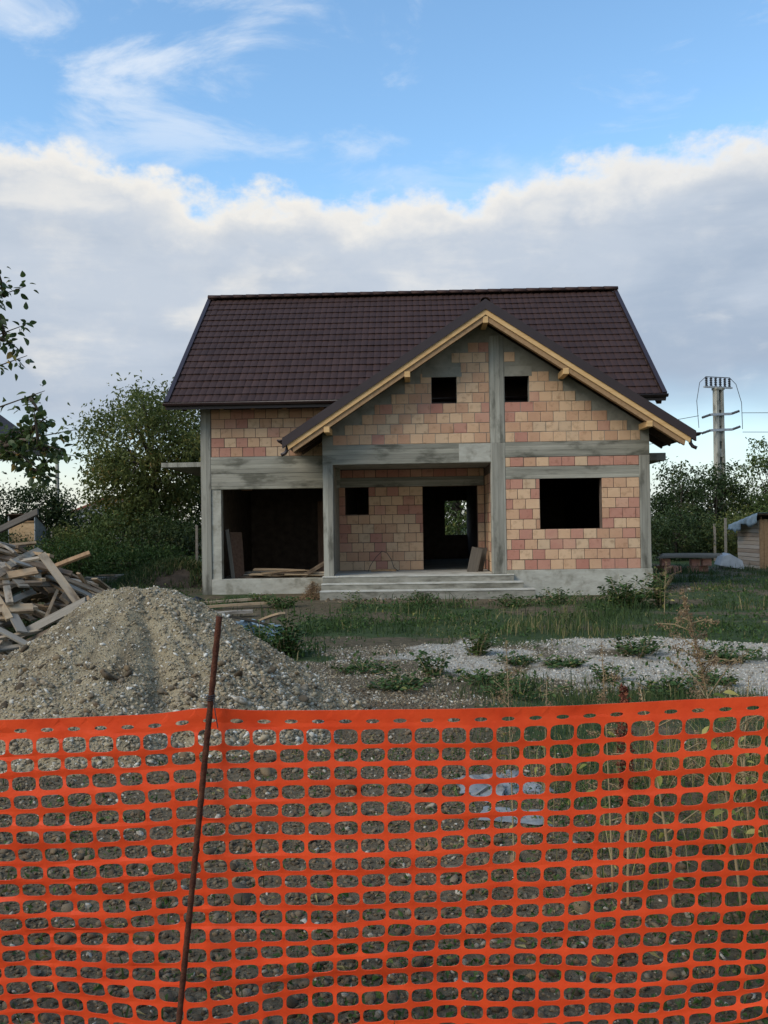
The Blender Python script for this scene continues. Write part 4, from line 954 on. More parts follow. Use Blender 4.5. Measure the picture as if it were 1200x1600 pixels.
tall_weed(1.22, 3.85, .98, (-.12, .05), 'dry weed with arching brown side plumes left of the tallest weed', nbr=7, spread=.34, leafn=12, lsize=.06, seedn=620)
tall_weed(.98, 3.95, 1.12, (-.03, .0), 'slim straw coloured weed between red dock spike and tallest weed', nbr=9, spread=.13, leafn=26, lsize=.045, seedn=760, stem_r=.006)
tall_weed(.57, 4.1, 1.10, (-.02, .0), 'slim straw coloured weed left of the red dock spike', nbr=9, spread=.12, leafn=14, lsize=.04, seedn=640, stem_r=.005)
tall_weed(.72, 4.2, .92, (.03, .0), 'short straw coloured weed close left of the red dock spike', nbr=6, spread=.10, leafn=10, lsize=.04, seedn=300, stem_r=.005)
spike_weed(1.03, 3.9, .97, 'dark red dock seed spike just above the fence top')
tall_weed(4.85, 15.6, .95, (.05, 0), 'dry reddish weed in the far grass at right', nbr=9, spread=.4, leafn=20, lsize=.09, seedn=1200)
tall_weed(2.05, 5.2, .75, (.05, 0), 'dry grass weed low behind the fence at right', nbr=6, spread=.2, leafn=20, lsize=.07, seedn=300)
tall_weed(1.85, 4.6, .8, (-.1, 0), 'thin yellow weed behind the fence right of the tallest', nbr=6, spread=.2, leafn=26, lsize=.055, seedn=260)

# ------------------------------------------------------------------ trees
def tree(name, x, y, hgt, rad, nclump, per, lsize, mat, label, cat='tree', group=None, trunk_h=.3, squash=1.0, trunk_r=.12, seed=1, tight=.28, low=.15, share=None):
    r_ = np.random.default_rng(seed); z0 = G(x, y) - .05; root = empty(name, (x, y, z0), label=label, cat=cat, group=group)
    cz = hgt * (1 + low) / 2; hz = hgt * (1 - low) / 2
    d = r_.normal(0, 1, (nclump, 3)); d /= np.linalg.norm(d, axis=1, keepdims=True); rr = r_.uniform(.25, 1, nclump) ** .45
    C = d * rr[:, None] * [rad, rad * squash, hz]
    lump = 1 + .22 * np.sin(3.1 * d[:, 0] * 2 + seed) * np.cos(2.7 * d[:, 2] * 2 + seed * 1.7); C *= lump[:, None]; C[:, 2] += cz; C[:, 2] = np.clip(C[:, 2], .2, hgt)
    m = MB(); base = Vector((0, 0, 0)); fork = Vector((r_.normal(0, .05), 0, hgt * trunk_h))
    m.tube([base, fork * .5, fork, Vector((r_.normal(0, .1), r_.normal(0, .1), hgt * .72))], [trunk_r, trunk_r * .8, trunk_r * .65, trunk_r * .15], 8)
    for k in r_.choice(nclump, min(26, nclump), replace=False):
        c = Vector(C[k]); s = fork.lerp(Vector((0, 0, hgt * .7)), r_.random() * .8) ; mid = s.lerp(c, .5) + Vector((0, 0, .08 * hgt))
        m.tube([s, mid, c], [trunk_r * .35, trunk_r * .2, trunk_r * .06], 5)
    m.build('trunk', M['bark'], root, smooth=True)
    n = nclump * per; cl = np.repeat(C, per, 0); cs = np.repeat(r_.uniform(.6, 1.25, nclump), per)[:, None]
    P = cl + r_.normal(0, 1, (n, 3)) * [rad * tight, rad * tight * squash, rad * tight * .75] * cs * .6
    P[:, 2] = np.maximum(P[:, 2], .05)
    D = r_.normal(0, 1, (n, 3)) + [0, 0, -.3]
    va = np.clip(np.repeat(r_.normal(.45, .16, nclump), per) + r_.normal(0, .17, n), 0, 1)
    link('crown', leaves('crown', P, D, r_.normal(0, .6, (n, 3)) + [0, 0, .8], lsize * r_.uniform(.6, 1.3, n), .5, va), M[mat], root)
    return root
# left of the house
tree('walnut_tree', -9.3, 36, 7.6, 2.75, 300, 66, .19, 'autumn_leaf', 'large yellowing tree rising behind the left house corner', trunk_r=.2, seed=4, tight=.24, low=.2)
tree('round_tree', -6.9, 41, 6.2, 2.6, 120, 60, .22, 'dark_leaf', 'dark tree half hidden behind the left house wall', trunk_r=.16, seed=5, low=.05)
HEDGE = 'shrubs of the back hedge at left'
tree('hedge_shrub', -15.0, 38, 3.9, 1.5, 80, 60, .16, 'dark_leaf', 'dark shrub left of the thin utility pole', 'shrub', HEDGE, .2, 1, .07, 6, .3, .0)
tree('hedge_shrub', -13.3, 39, 3.4, 1.4, 80, 60, .16, 'dark_leaf', 'dark shrub just right of the thin utility pole', 'shrub', HEDGE, .2, 1, .07, 7, .3, .0)
tree('hedge_shrub', -17.2, 36, 4.6, 1.9, 100, 60, .17, 'dark_leaf', 'tall dark shrub above the plywood hut', 'shrub', HEDGE, .2, 1, .09, 8, .3, .0)
tree('hedge_shrub', -11.6, 40, 2.9, 1.7, 90, 60, .16, 'dark_leaf', 'rounded shrub below the red roofed far house', 'shrub', HEDGE, .2, 1, .07, 9, .3, .0)
tree('hedge_shrub', -9.9, 34.5, 2.6, 1.9, 100, 60, .15, 'light_leaf', 'pale green shrub at the foot of the yellowing tree', 'shrub', HEDGE, .2, 1, .06, 10, .3, .0)
tree('hedge_shrub', -12.7, 35, 1.7, 1.5, 80, 60, .13, 'autumn_leaf', 'low yellowish shrub behind the row of fence posts', 'shrub', HEDGE, .2, 1, .05, 12, .3, .0)
tree('hedge_shrub', -8.1, 33.5, 2.2, 1.5, 80, 60, .14, 'dark_leaf', 'dark shrub next to the left house corner', 'shrub', HEDGE, .2, 1, .05, 13, .3, .0)
tree('hedge_shrub', -11.2, 33.0, 1.35, 1.9, 90, 60, .12, 'weed_leaf', 'low dark bramble in front of the back hedge', 'shrub', HEDGE, .2, .7, .04, 14, .3, .0)
tree('hedge_shrub', -8.6, 31.6, 1.1, 1.7, 80, 60, .12, 'weed_leaf', 'low bramble above the scattered laths', 'shrub', HEDGE, .2, .6, .04, 15, .3, .0)
tree('hedge_shrub', -14.6, 33.5, 1.7, 1.6, 80, 60, .12, 'dark_leaf', 'low bramble behind the plywood hut', 'shrub', HEDGE, .2, .7, .04, 16, .3, .0)
tree('hedge_shrub', -13.2, 26.5, 2.9, 1.4, 80, 60, .13, 'dark_leaf', 'dark bush at left frame edge under the near branch', 'shrub', HEDGE, .2, 1, .06, 17, .3, .0)
# right of the house
RT = 'trees behind the yard at right'
tree('poplar_tree', 14.0, 42, 4.7, 1.35, 80, 60, .17, 'dark_leaf', 'dark slim tree just right of the house corner', 'tree', RT, .25, 1, .08, 21, .3, .0)
tree('poplar_tree', 15.9, 43, 4.6, 1.5, 90, 60, .17, 'dark_leaf', 'second dark tree right of the house corner', 'tree', RT, .25, 1, .08, 22, .3, .0)
tree('poplar_tree', 18.3, 42, 5.5, 1.5, 90, 60, .17, 'light_leaf', 'lighter green tree directly before the concrete pylon', 'tree', RT, .25, 1, .09, 23, .3, .0)
tree('poplar_tree', 20.6, 44, 5.6, 1.8, 100, 60, .18, 'light_leaf', 'lighter green tree right of the concrete pylon', 'tree', RT, .25, 1, .09, 24, .3, .0)
tree('poplar_tree', 22.6, 45, 4.6, 1.7, 90, 60, .18, 'tree_leaf', 'green tree at right frame edge above the shed', 'tree', RT, .25, 1, .09, 25, .3, .0)
tree('hedge_shrub', 12.4, 38, 2.0, 1.7, 90, 60, .14, 'dark_leaf', 'low dark bramble beside the right house wall', 'shrub', 'brambles at right', .2, .7, .05, 26, .3, .0)
tree('hedge_shrub', 15.4, 38, 1.9, 1.9, 90, 60, .14, 'autumn_leaf', 'low olive bramble left of the wooden shed', 'shrub', 'brambles at right', .2, .7, .05, 27, .3, .0)
tree('hedge_shrub', 14.2, 46, 3.4, 2.3, 90, 60, .18, 'dark_leaf', 'dark thicket behind the slim trees at right', 'shrub', 'brambles at right', .2, .7, .05, 31, .3, .0)
tree('hedge_shrub', 18.6, 47, 3.2, 2.4, 90, 60, .18, 'dark_leaf', 'dark thicket behind the wooden shed', 'shrub', 'brambles at right', .2, .7, .05, 32, .3, .0)
# seen through the doorway and rear window
tree('garden_tree', 3.6, 43, 5.2, 2.0, 120, 60, .18, 'light_leaf', 'green tree seen through the doorway and rear window', trunk_r=.12, seed=28, low=.1)
tree('garden_tree', 1.6, 46, 5.0, 2.0, 100, 60, .18, 'dark_leaf', 'darker tree behind the house seen beside it', trunk_r=.12, seed=29, low=.05)

def near_tree():
    """tree just outside the left frame edge; its leafy twigs reach into the picture"""
    x, y = -4.85, 8.6; root = empty('fruit_tree', (x, y, G(x, y) - .05), label='near fruit tree whose leafy twigs reach in at left edge', cat='tree')
    m = MB(); m.tube([(0, 0, 0), (.05, 0, .8), (.1, .05, 1.6), (.05, .1, 2.6), (.15, .1, 3.6)], [.11, .095, .08, .055, .02], 9)
    P = []; D = []
    def twig(a, b, n, spread=.10, sag=.08):
        a, b = Vector(a), Vector(b); mid = a.lerp(b, .5) + Vector((0, 0, sag)); m.tube([a, a.lerp(mid, .6) + Vector((0, 0, sag * .3)), mid, b], [.022, .016, .011, .003], 6)
        for j in range(n):
            t = random.uniform(.22, 1.03); c = a.lerp(mid, t*2) if t < .5 else mid.lerp(b, t*2 - 1)
            d = Vector((random.gauss(0, 1), random.gauss(0, 1), random.gauss(-.5, .8))).normalized(); P.append(tuple(c + d * random.uniform(.0, spread) + Vector((random.gauss(0, spread * .4), random.gauss(0, spread * .4), random.gauss(0, spread * .3))))); D.append(tuple(d))
    # (relative to root) ends given in metres
    ends = [((.05, .1, 2.2), (2.02, -.35, 2.63), 80), ((1.2, -.2, 2.45), (1.75, -.3, 2.20), 55), ((1.3, -.2, 2.5), (1.95, -.5, 2.42), 45), ((1.15, -.15, 2.45), (1.62, -.2, 2.66), 30),
            ((.1, .1, 2.4), (1.72, -.3, 3.0), 55), ((.1, .1, 2.8), (1.52, -.2, 3.35), 60), ((.12, .1, 3.1), (1.55, -.3, 3.62), 60), ((.15, .1, 3.5), (1.50, -.2, 4.0), 50), ((.1, .1, 2.2), (1.45, -.2, 2.50), 34), ((.8, -.1, 2.3), (1.55, .1, 2.50), 30),
            ((.1, 0, 2.2), (-1.2, .4, 3.0), 80), ((.1, 0, 2.8), (-.7, -.8, 3.8), 80), ((.1, 0, 2.6), (.3, 1.2, 3.4), 80), ((.1, 0, 3.2), (.4, -.9, 4.2), 80), ((.1, 0, 3.4), (-.3, .5, 4.6), 80)]
    for a, b, n in ends: twig(a, b, int(n * 1.3), .09)
    for a, b, n in ends[:10]:
        for q in range(2):
            c = Vector(a).lerp(Vector(b), random.uniform(.5, .95)); twig(c, c + Vector((random.uniform(.0, .22), random.gauss(0, .2), random.gauss(.02, .16))), 26, .07, .02)
    m.build('trunk', M['bark'], root, smooth=True)
    n = len(P); link('crown', fine_leaves('near_crown', np.array(P), np.array(D), rng.normal(0, .5, (n, 3)) + [0, 0, .7], rng.uniform(.05, .095, n), .62, np.clip(rng.normal(.45, .22, n), 0, 1)), M['near_leaf'], root)
near_tree()

# ------------------------------------------------------------------ neighbours, shed, hut, poles
def neighbour_house():
    root = empty('neighbour_house', (-14.2, 22.5, .80), label='neighbouring house with dark brown roof at left frame edge behind twigs', cat='house')
    MB().box((-3.6, -3.5, -.9), (2.5, 3.5, 3.3)).build('wall', M['far_wall'], root)
    r = MB(); r.prism([(-4.3, -4.1, 3.25), (0, -4.1, 6.4), (4.25, -4.1, 3.25), (4.25, -4.1, 3.08), (0, -4.1, 6.2), (-4.3, -4.1, 3.08)], (0, 8.2, 0)); r.build('roof', M['roof_metal'], root)
    MB().prism([(-3.6, -3.5, 3.3), (2.5, -3.5, 3.3), (0, -3.5, 5.9)], (0, 7, 0)).build('gable_wall', M['far_wall'], root)
    MB().box((4.15, -4.05, 3.0), (4.30, 4.05, 3.12)).build('gutter', M['trim_metal'], root)
    w = MB().box((-.7, -3.54, 1.0), (.7, -3.48, 2.3)).build('window', M['dark_wood'], root); MB().box((-.62, -3.56, 1.08), (.62, -3.53, 2.22)).build('pane', M['dark_glass'], w)
neighbour_house()
def far_house():
    root = empty('far_house', (-24.6, 82, 0), R(12), label='far white house with red tiled roof beyond the hedge', cat='house')
    MB().box((-3.2, -3, -.1), (3.2, 3, 3.3)).build('wall', M['far_wall'], root)
    MB().prism([(-3.2, -3, 3.3), (3.2, -3, 3.3), (0, -3, 4.5)], (0, 6, 0)).build('gable', M['far_wall'], root)
    r = MB(); r.prism([(-3.9, -3.4, 3.1), (0, -3.4, 4.62), (3.9, -3.4, 3.1), (3.9, -3.4, 2.95), (0, -3.4, 4.45), (-3.9, -3.4, 2.95)], (0, 6.8, 0)); r.build('roof', M['red_roof'], root)
    for u in (-1.3, 1.3):
        w = MB().box((u - .5, -3.04, 1.2), (u + .5, -2.98, 2.5)).build('window', M['dark_wood'], root); MB().box((u - .42, -3.06, 1.28), (u + .42, -3.03, 2.42)).build('pane', M['dark_glass'], w)
far_house()
def hut():
    # small plywood privy: front to the camera, grey side turned right
    x, y = -13.75, 34.0; root = empty('plywood_hut', (x, y, G(x, y)), R(1), label='small plywood hut with grey side panel behind the timber heap', cat='hut')
    w, d = .95, 1.15
    MB().box((-w/2, 0, 0), (w/2, .03, 2.02)).build('front_panel', M['plywood'], root)
    MB().prism([(w/2 + .002, .0, 0), (w/2 + .002, d, 0), (w/2 + .002, d, 1.80), (w/2 + .002, .0, 2.25)], (.03, 0, 0)).build('side_panel', M['grey_panel'], root)
    MB().prism([(-w/2 - .032, .0, 0), (-w/2 - .032, d, 0), (-w/2 - .032, d, 1.80), (-w/2 - .032, .0, 2.25)], (.03, 0, 0)).build('side_panel', M['grey_panel'], root)
    MB().box((-w/2, d - .03, 0), (w/2, d, 1.68)).build('rear_panel', M['plywood'], root)
    MB().box((-w/2 - .03, -.03, 2.00), (w/2 + .0, .04, 2.06)).build('rail', M['rafter_wood'], root)
    MB().prism([(-w/2 - .06, -.1, 2.30), (w/2 + .06, -.1, 2.30), (w/2 + .06, d + .1, 1.78), (-w/2 - .06, d + .1, 1.78)], (0, 0, .03)).build('roof', M['soffit_wood'], root)
hut()
def shed():
    x0, y0 = 12.72, 30.4; root = empty('wooden_shed', (x0, y0, G(x0, y0) - .03), label='small weathered wooden shed with blue tarpaulin roof at right edge', cat='shed')
    W, D_ = 2.4, 1.9; hf, hr = 1.82, 1.50
    zt = lambda v: hf + (hr - hf) * v / D_
    # horizontal boards of the left side, one by one
    nb = 13
    for i in range(nb):
        a, b = i * hf / nb, (i + 1) * hf / nb - .012; j = random.uniform(-.008, .008)
        def vlim(z): return D_ if z <= hr else max(.0, D_ * (hf - z) / (hf - hr))
        va = vlim(b)
        if va < .1: continue
        MB().box((j, .03, a), (.025 + j, va - random.uniform(0, .03), b)).build('board', M['shed_board'], root)
    # vertical boards of the front
    nv = 16; bw = W / nv
    for i in range(nv):
        MB().box((i * bw + .006, -.03, .0), ((i + 1) * bw - .004, -.005 + random.uniform(-.004, .004), hf - .09 - random.uniform(0, .03))).build('board', M['rafter_wood'], root)
    for (a, b) in ((.02, .0), (W - .08, .0), (.02, D_ - .08), (W - .08, D_ - .08)): MB().box((a + .03, b + .0, 0), (a + .09, b + .06, zt(b) - .02)).build('post', M['dark_wood'], root)
    MB().box((W - .03, .03, 0), (W, D_, hr)).build('far_side', M['grey_plank'], root)
    MB().box((.03, D_ - .03, 0), (W - .03, D_, hr - .02)).build('rear_side', M['grey_plank'], root)
    MB().prism([(-.16, -.28, hf + .045), (W + .15, -.28, hf + .045), (W + .15, D_ + .2, hr - .02), (-.16, D_ + .2, hr - .02)], (0, 0, .04)).build('roof', M['soffit_wood'], root)
    # tarpaulin: over the roof and hanging down the left edge
    nu, nv_ = 10, 22; V = []; F = []
    for i in range(nu + 1):
        for k in range(nv_ + 1):
            v = -.32 + (D_ + .56) * k / nv_; zr = hf + .045 + (hr - .02 - hf - .045) * (v + .28) / (D_ + .48) + .055
            if i <= 4: u = -.19 - .02 * math.sin(k * 1.3 + i) - .025 * (4 - i) * abs(math.sin(k * .8)); z = zr - (.30 + .10 * math.sin(k * .55) + .05 * math.sin(k * 1.7)) * (4 - i) / 4
            else: u = -.19 + (W + .3) * (i - 4) / (nu - 4); z = zr + .008 * math.sin(k * 1.1 + i)
            V.append((u, v, z))
    for i in range(nu):
        for k in range(nv_): a = i * (nv_ + 1) + k; F.append((a, a + 1, a + nv_ + 2, a + nv_ + 1))
    m = MB(); m.add(V, F); t = m.build('tarpaulin', M['blue_tarp'], root, smooth=True, label='blue grey tarpaulin over the shed roof'); md = t.modifiers.new('thick', 'SOLIDIFY'); md.thickness = .008
shed()
def sheet(name, x, y, w, d, hgt, mat, label, cat, seed, rz=0, base=None):
    n = 26; g = np.linspace(-1, 1, n); X, Y = np.meshgrid(g * w / 2, g * d / 2); nz = vnoise(X + 10, Y + 10, 3.2 / max(w, .1), seed, 4); edge = 1 - np.maximum(np.abs(X) / (w/2), np.abs(Y) / (d/2)) ** 3
    Z = .006 + hgt * np.clip((np.abs(nz - .5) * 2.6), 0, 1) * (.25 + .75 * edge); X2 = X + (vnoise(X, Y, 4 / w, seed + 5, 2) - .5) * w * .35; Y2 = Y + (vnoise(X, Y, 4 / w, seed + 9, 2) - .5) * d * .35
    c, s = math.cos(rz), math.sin(rz); wx, wy = x + X2 * c - Y2 * s, y + X2 * s + Y2 * c; V = np.stack([wx - x, wy - y, Z + gh(wx, wy) + (pile_h(wx, wy) if base else 0)], -1).reshape(-1, 3)
    i = np.arange(n * n).reshape(n, n); F = np.stack([i[:-1, :-1], i[:-1, 1:], i[1:, 1:], i[1:, :-1]], -1).reshape(-1, 4)
    o = link(name, mesh_np(name, V, F, smooth=False), M[mat], loc=(x, y, 0)); md = o.modifiers.new('thick', 'SOLIDIFY'); md.thickness = .003; md.offset = 1
    return props(o, label, cat)
sheet('tarpaulin', -2.15, 13.5, 1.0, 1.5, .42, 'blue_tarp', 'crumpled pale blue tarpaulin behind the gravel heap', 'tarpaulin', 3)
sheet('plastic_sheet', -4.55, 20.2, .9, .7, .30, 'black_sheet', 'crumpled black plastic by the garage corner behind gravel heap', 'plastic sheet', 8)
sheet('plastic_sheet', .68, 5.55, .50, .50, .09, 'pale_sheet', 'dirty pale plastic sheet on the ground behind the fence', 'plastic sheet', 12, .4)
sheet('plastic_sheet', .72, 4.95, .40, .22, .03, 'pale_sheet', 'small torn pale plastic scrap nearer to the fence', 'plastic sheet', 15, -.3)
for (x, y, yaw, l, lab) in ((-2.0, 13.1, .9, .9, 'short board lying on the blue tarpaulin'), (-1.75, 13.5, 2.2, .8, 'pale lath across the blue tarpaulin')):
    me = plank_mesh(l, .10, .03); me.materials.append(M['old_plank']); board(me, (x, y, G(x, y) + .30), (0, .25, yaw), lab)
def soil_bank():
    n = 40; g = np.linspace(-1, 1, n); X, Y = np.meshgrid(g * 1.9, g * 1.6); r = np.hypot(X / 1.9, Y / 1.6); Z = .72 * np.clip(1 - r ** 1.6, 0, 1) * (.75 + .5 * vnoise(X, Y, 1.4, 5, 3)); wx, wy = X - 6.35, Y + 27.2
    V = np.stack([wx, wy, gh(wx, wy) + Z - .05], -1).reshape(-1, 3); i = np.arange(n * n).reshape(n, n); F = np.stack([i[:-1, :-1], i[:-1, 1:], i[1:, 1:], i[1:, :-1]], -1).reshape(-1, 4)
    o = link('soil_mound', mesh_np('soil_mound', V, F, smooth=True), M['soil']); props(o, 'brown mound of dug earth left of the garage', 'soil mound')
    k = 6000; a = rng.uniform(0, 6.283, k); q = np.sqrt(rng.random(k)); x = -6.35 + 1.8 * q * np.cos(a); y = 27.2 + 1.5 * q * np.sin(a); z = gh(x, y) + .72 * np.clip(1 - q ** 1.6, 0, 1) * .95 - .05
    kk = vnoise(x, y, 1.0, 6, 2) > .38; x, y, z = x[kk], y[kk], z[kk]
    b = link('weeds', blades('soil_weeds', x, y, z, rng.uniform(.1, .35, len(x)), rng.uniform(.015, .03, len(x)), .5, np.clip(rng.normal(.5, .3, len(x)), 0, 1)), M['grass_blade'], o); props(b, kind='stuff')
soil_bank()
# fence posts
def posts():
    for (px, y, h, lab) in ((81, 36.5, 1.66, 'leftmost grey fence post beside the plywood hut'), (97, 38, 1.68, 'second grey fence post right of the plywood hut'), (116, 39.5, 1.66, 'third grey fence post before the hedge'), (131, 41, 1.64, 'fourth grey fence post before the hedge'), (145, 42.5, 1.70, 'rightmost grey fence post before the hedge'), (307, 31, 1.75, 'thin post close to the left house corner'), (1133, 36, 1.75, 'grey fence post left of the wooden shed'), (1116, 37, 1.5, 'thin fence post among brambles at right')):
        x = (px - 600) / FOC * y; z = G(x, y); root = empty('fence_post', (x, y, z - .03), label=lab, cat='fence post', group='fence posts')
        MB().prism([(-.04, -.04, 0), (.04, -.04, 0), (.04, .04, 0), (-.04, .04, 0)], (.01, 0, h)).build('shaft', M['grey_plank'], root)
        MB().prism([(-.032, -.042, h), (.052, -.042, h), (.052, .042, h), (-.032, .042, h)], (0, 0, .03)).build('cap', M['grey_plank'], root)
posts()
def wires(root, pts, r, name='wire', sag=.3):
    a, b = Vector(pts[0]), Vector(pts[1]); n = 14; m = MB()
    m.tube([a.lerp(b, i / n) - Vector((0, 0, sag * 4 * (i / n) * (1 - i / n))) for i in range(n + 1)], r, 5); return m.build(name, M['wire'], root)
def poles():
    x, y = (90 - 600) / FOC * 60, 60; root = empty('utility_pole', (x, y, 0), label='thin concrete utility pole above the hedge at left', cat='utility pole')
    MB().tube([(0, 0, -.2), (0, 0, 3.5), (.02, 0, 7.0)], [.17, .145, .11], 10).build('pole', M['concrete_pillar'], root)
    MB().box((-.5, -.05, 6.55), (.5, .05, 6.65)).build('cross_arm', M['wire'], root)
    wires(root, ((-.4, 0, 6.72), (-24, 4, 5.6)), .025); wires(root, ((.4, 0, 6.72), (26, -3, 5.4)), .025, sag=.9)
    # lattice-web concrete pylon
    x, y = 22.55, 60; root = empty('concrete_pylon', (x, y, 0), R(20), label='tall concrete pylon with cross arms and insulators above trees at right', cat='pylon')
    H = 10.35; wb, wt = .27, .20
    wd = lambda z: wb + (wt - wb) * z / H
    m = MB()
    for s in (-1, 1): m.prism([(s*wd(0) - .09, -.2, -.2), (s*wd(0) + .09, -.2, -.2), (s*wd(0) + .09, .2, -.2), (s*wd(0) - .09, .2, -.2)], (-s * (wb - wt), 0, H + .2))
    m.build('legs', M['concrete_pillar'], root)
    z = .6
    while z < H - .3:
        w = wd(z) ; MB().box((-w + .08, -.15, z), (w - .08, .15, z + .55)).build('web_block', M['concrete_pillar'], root); z += 1.05
    MB().box((-.34, -.24, H), (.34, .24, H + .14)).build('head', M['concrete_pillar'], root)
    for zz, L_ in ((H - 1.7, .85), (H - 2.75, .9)):
        arm = MB(); arm.bar((-L_, -.22, zz), (L_, -.22, zz + .1), .14, .16); arm.build('cross_arm', M['grey_panel'], root)
        for s in (-1, 1):
            st = MB(); a = Vector((s * L_, -.22, zz + (.1 if s > 0 else 0))); b = a + Vector((s * .7, .0, s * .22))
            st.tube([a.lerp(b, i / 12) for i in range(13)], [.04 + .055 * (i % 2) for i in range(13)], 8); st.build('insulator', M['insulator'], root)
    MB().bar((-1.15, 0, H + .18), (1.15, 0, H + .18), .16, .10).build('cross_arm', M['grey_panel'], root)
    for k in range(6):
        u = -.95 + k * .38; st = MB(); st.tube([(u, 0, H + .2 + .62 * i / 10) for i in range(11)], [.05 + .06 * (i % 2) for i in range(11)], 8); st.build('insulator', M['insulator'], root)
    wires(root, ((-1.0, 0, H + .86), (1.0, 0, H + .86)), .03, 'bar', 0)
    for s in (-1, 1):
        st = MB(); st.tube([(s * 1.0, 0, H + .85), (s * 1.5, 0, H + .45), (s * 1.85, -.1, H - .8), (s * 1.8, -.2, H - 2.6)], .022, 5); st.build('jumper_wire', M['wire'], root)
    for zz in (H - 1.5, H - 2.8): wires(root, ((1.8, -.2, zz), (40, -22, zz + 3)), .02, sag=1.2); wires(root, ((-1.8, -.2, zz - .3), (-40, 18, zz - 4)), .02, sag=.8)
    w = MB(); w.tube([(3.05, 7.0, 6.2), (3.35, 7.0, 5.6), (3.75, 7.1, 5.0), (8, 7.5, .5)], .004, 5)
    a, b = Vector((3.3, 8, 8.2)), Vector((4.9, 8, 1.8))
poles()
def rubble_right():
    # brick stack with boards, beside the house at right
    root = None
    for k in range(14):
        if k in (2, 6, 7, 12): continue
        x = 9.15 + (k % 5) * .33 + random.uniform(-.04, .04); y = 29.2 + random.uniform(-.15, .15) + (k // 10) * .3; z = G(x, y) + .10 + (k // 5 % 2) * .24
        o = bpy.data.objects.new('loose_brick', BRICK['red']); COL.objects.link(o); o.location = (x, y, z); o.scale = (1, 2.0, 1); o.rotation_euler = (0, 0, random.gauss(0, .08)); props(o, 'red hollow brick stacked on the ground right of the house', 'brick', 'bricks stacked right of the house')
    for i in range(4):
        me = plank_mesh(1.9, .16, .04); me.materials.append(M['grey_plank']); board(me, (9.75 + i * .12, 29.0 + i * .16, G(9.7, 29) + .50 + .03 * i), (0, .01, random.gauss(0, .05)), 'grey plank on top of the brick stack right of house', 'planks on the brick stack')
    m = MB(); m.prism([(-.50, -.22, -.05), (.45, -.26, -.1), (.38, -.20, .20), (-.12, -.18, .40), (-.36, -.2, .30)], (.06, .45, .04)); o = m.build('stone_block', M['grey_stone'], None, bevel=.03); o.location = (11.75, 30.6, G(11.75, 30.6) + .10); o.rotation_euler = (0, .12, .2); props(o, 'pale angular block lying in grass near the wooden shed', 'block')
rubble_right()

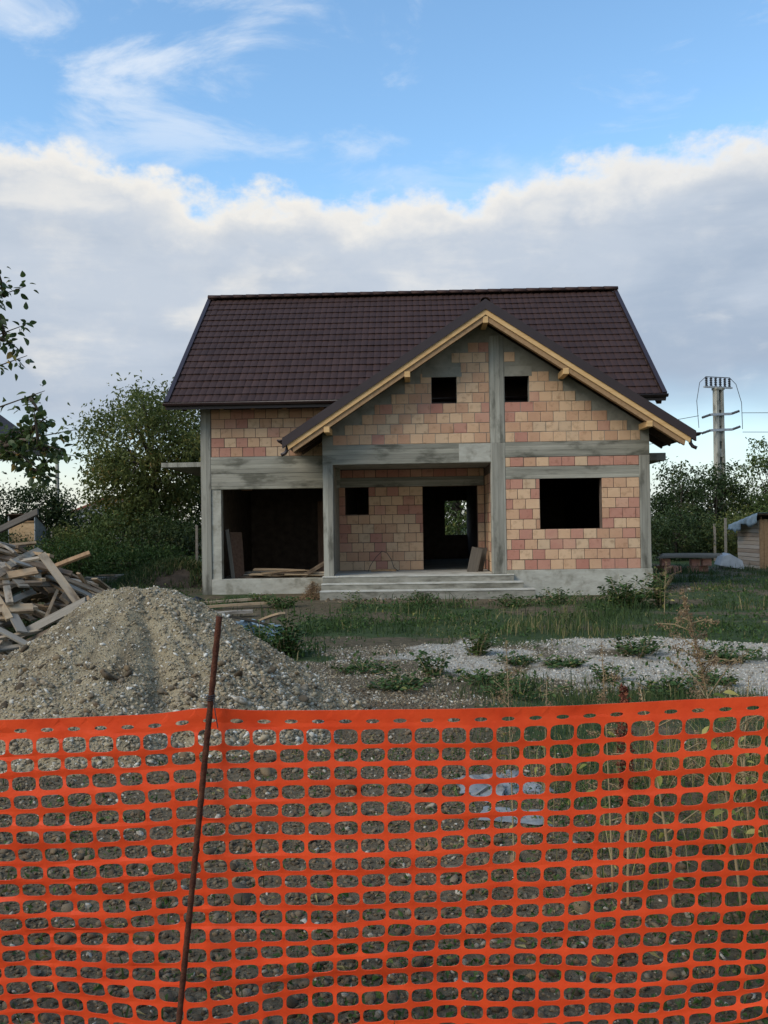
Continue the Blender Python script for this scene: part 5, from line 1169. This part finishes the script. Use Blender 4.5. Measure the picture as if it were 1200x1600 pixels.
# ------------------------------------------------------------------ fence
def fence():
    PX, PY = .0795, .0538; W0, W1 = -1.75 - 18 * .0795, 1.95 + 18 * .0795; ncol = int((W1 - W0) / PX)
    rows = [('small', .050), ('tall', .060)] + [('mid', PY)] * 17
    total = sum(h for _, h in rows); ztop = 1.118
    def ellip(cx, cz, a, b, n, k):
        out = []
        for i in range(n):
            t = 2 * math.pi * i / n + math.pi / 4; c, s = math.cos(t), math.sin(t); out.append((cx + a * math.copysign(abs(c) ** k, c), cz + b * math.copysign(abs(s) ** k, s)))
        return out
    NB = 20
    def square(x0, x1, z0, z1):
        out = []
        for i in range(NB):
            q = 4 * i / NB; k = int(q); f = q - k
            # start at upper right corner, counter-clockwise
            if k == 0: out.append((x1 + (x0 - x1) * f, z1))
            elif k == 1: out.append((x0, z1 + (z0 - z1) * f))
            elif k == 2: out.append((x0 + (x1 - x0) * f, z0))
            else: out.append((x1, z0 + (z1 - z0) * f))
        return out
    V = []; F = []
    z = 0.0
    for ri, (kind, hgt) in enumerate(rows):
        z1, z0 = z, z - hgt; z = z0
        for c in range(ncol):
            x0 = W0 + c * PX; x1 = x0 + PX; cx, cz = (x0 + x1) / 2, (z0 + z1) / 2; j = random.uniform(.95, 1.02)
            if kind == 'small': hol = ellip(cx, z0 + .016, .0195 * j, .0068 * j, NB, 1.0)
            elif kind == 'tall': hol = ellip(cx, cz - .001, .0362 * j, .0248 * j, NB, .56)
            else: hol = ellip(cx, cz, 0.0357 * j, .0208 * j, NB, .58)
            sq = square(x0, x1, z0, z1); n = len(V); V += sq + hol
            for i in range(NB): F.append((n + i, n + (i + 1) % NB, n + NB + (i + 1) % NB, n + NB + i))
    V = np.array(V); x, zz = V[:, 0], V[:, 1]; t = -zz / total
    # a stretched, slightly slack sheet: narrower and wavier towards the bottom
    X = .25 + (x - .25) * (1 - .055 * t) - .03 * t
    sagtop = -.010 * np.sin((x + .55) / 1.7 * np.pi) ** 2 - .013 * np.sign(x) * np.maximum(np.abs(x) - 1.6, 0)
    pull = .012 * np.exp(-((x + .53) / .10) ** 2) * np.exp(-t * 9)
    Z = ztop + zz * (1 - .01 * np.sin(x * 1.3)) + .013 * x + sagtop * (1 - t) + pull
    lowl = ss(t, .5, 1.0) * ss(-x, .1, .9); lowr = ss(t, .72, 1.0) * ss(x, .85, 1.35) * (1 - ss(x, 1.6, 2.2))
    Z += .014 * (vnoise(x, t * 2, 2.6, 3, 3) - .5) * (.5 + 2.2 * t) + lowl * .05 * np.sin(x * 5 + 1.2) * t + lowr * .10 * (x - .85)
    X += .015 * (vnoise(x + 5, t * 3, 2.6, 5, 3) - .5) * (.4 + t)
    Y = 2.62 + .10 * t + .035 * (vnoise(x, t * 1.4, 1.5, 9, 3) - .5) * (.35 + 1.6 * t) + .016 * (vnoise(x, t * 6, 1.6, 13, 2) - .5) - .03 * lowr
    Y += .012 * np.sin(t * 55 + x * 1.5) * .13 + .011 * (vnoise(x + 3, t * 9, 2.4, 17, 3) - .5) * (.4 + ss(-x, -.3, .8))
    # weld shared cell borders
    key = np.round(V * 1e5).astype(np.int64); _, first, invx = np.unique(key, axis=0, return_index=True, return_inverse=True); invx = invx.ravel()
    P = np.stack([X, Y, Z], 1)[first]; F = invx[np.array(F)]
    me = mesh_np('mesh_sheet', P, F, smooth=False)
    root = empty('safety_fence', (0, 2.7, G(0, 2.7)), label='orange plastic safety mesh fence across the foreground', cat='fence')
    o = link('mesh_sheet', me, M['orange_plastic'], root); o.location = (0, -2.7, -G(0, 2.7)); md = o.modifiers.new('thick', 'SOLIDIFY'); md.thickness = .0018; md.offset = 0
    # rebar stake
    a, b = Vector((-.475, 2.565, 1.395)), Vector((-.655, 2.66, -.06)); n = 90; pts = [b.lerp(a, i / n) for i in range(n + 1)]
    m = MB(); m.tube(pts, [.0085 + (.0012 if i % 3 == 0 else 0) for i in range(n + 1)], 9); o = m.build('rebar_stake', M['rust'], None, smooth=True)
    props(o, 'rusty steel rebar stake leaning at the orange fence', 'stake')
    for xx, lab in ((-2.75, 'rusty rebar stake at the left end of the orange fence'), (2.85, 'rusty rebar stake at the right end of the orange fence')):
        k_ = bpy.data.objects.new('rebar_stake', o.data); COL.objects.link(k_); k_.location = (xx + .5, .0, -.1); props(k_, lab, 'stake')
    m = MB(); c = b.lerp(a, .832)
    for k in range(3): m.tube([c + Vector((math.cos(q) * .012, math.sin(q) * .012, .006 * k + .001 * q)) for q in np.linspace(0, 6.28, 10)], .0016, 5)
    m.tube([c + Vector((.01, -.012, .01)), c + Vector((.016, -.018, -.03)), c + Vector((.022, -.012, -.075))], .0016, 5)
    props(m.build('tie_wire', M['wire'], o), None)
fence()
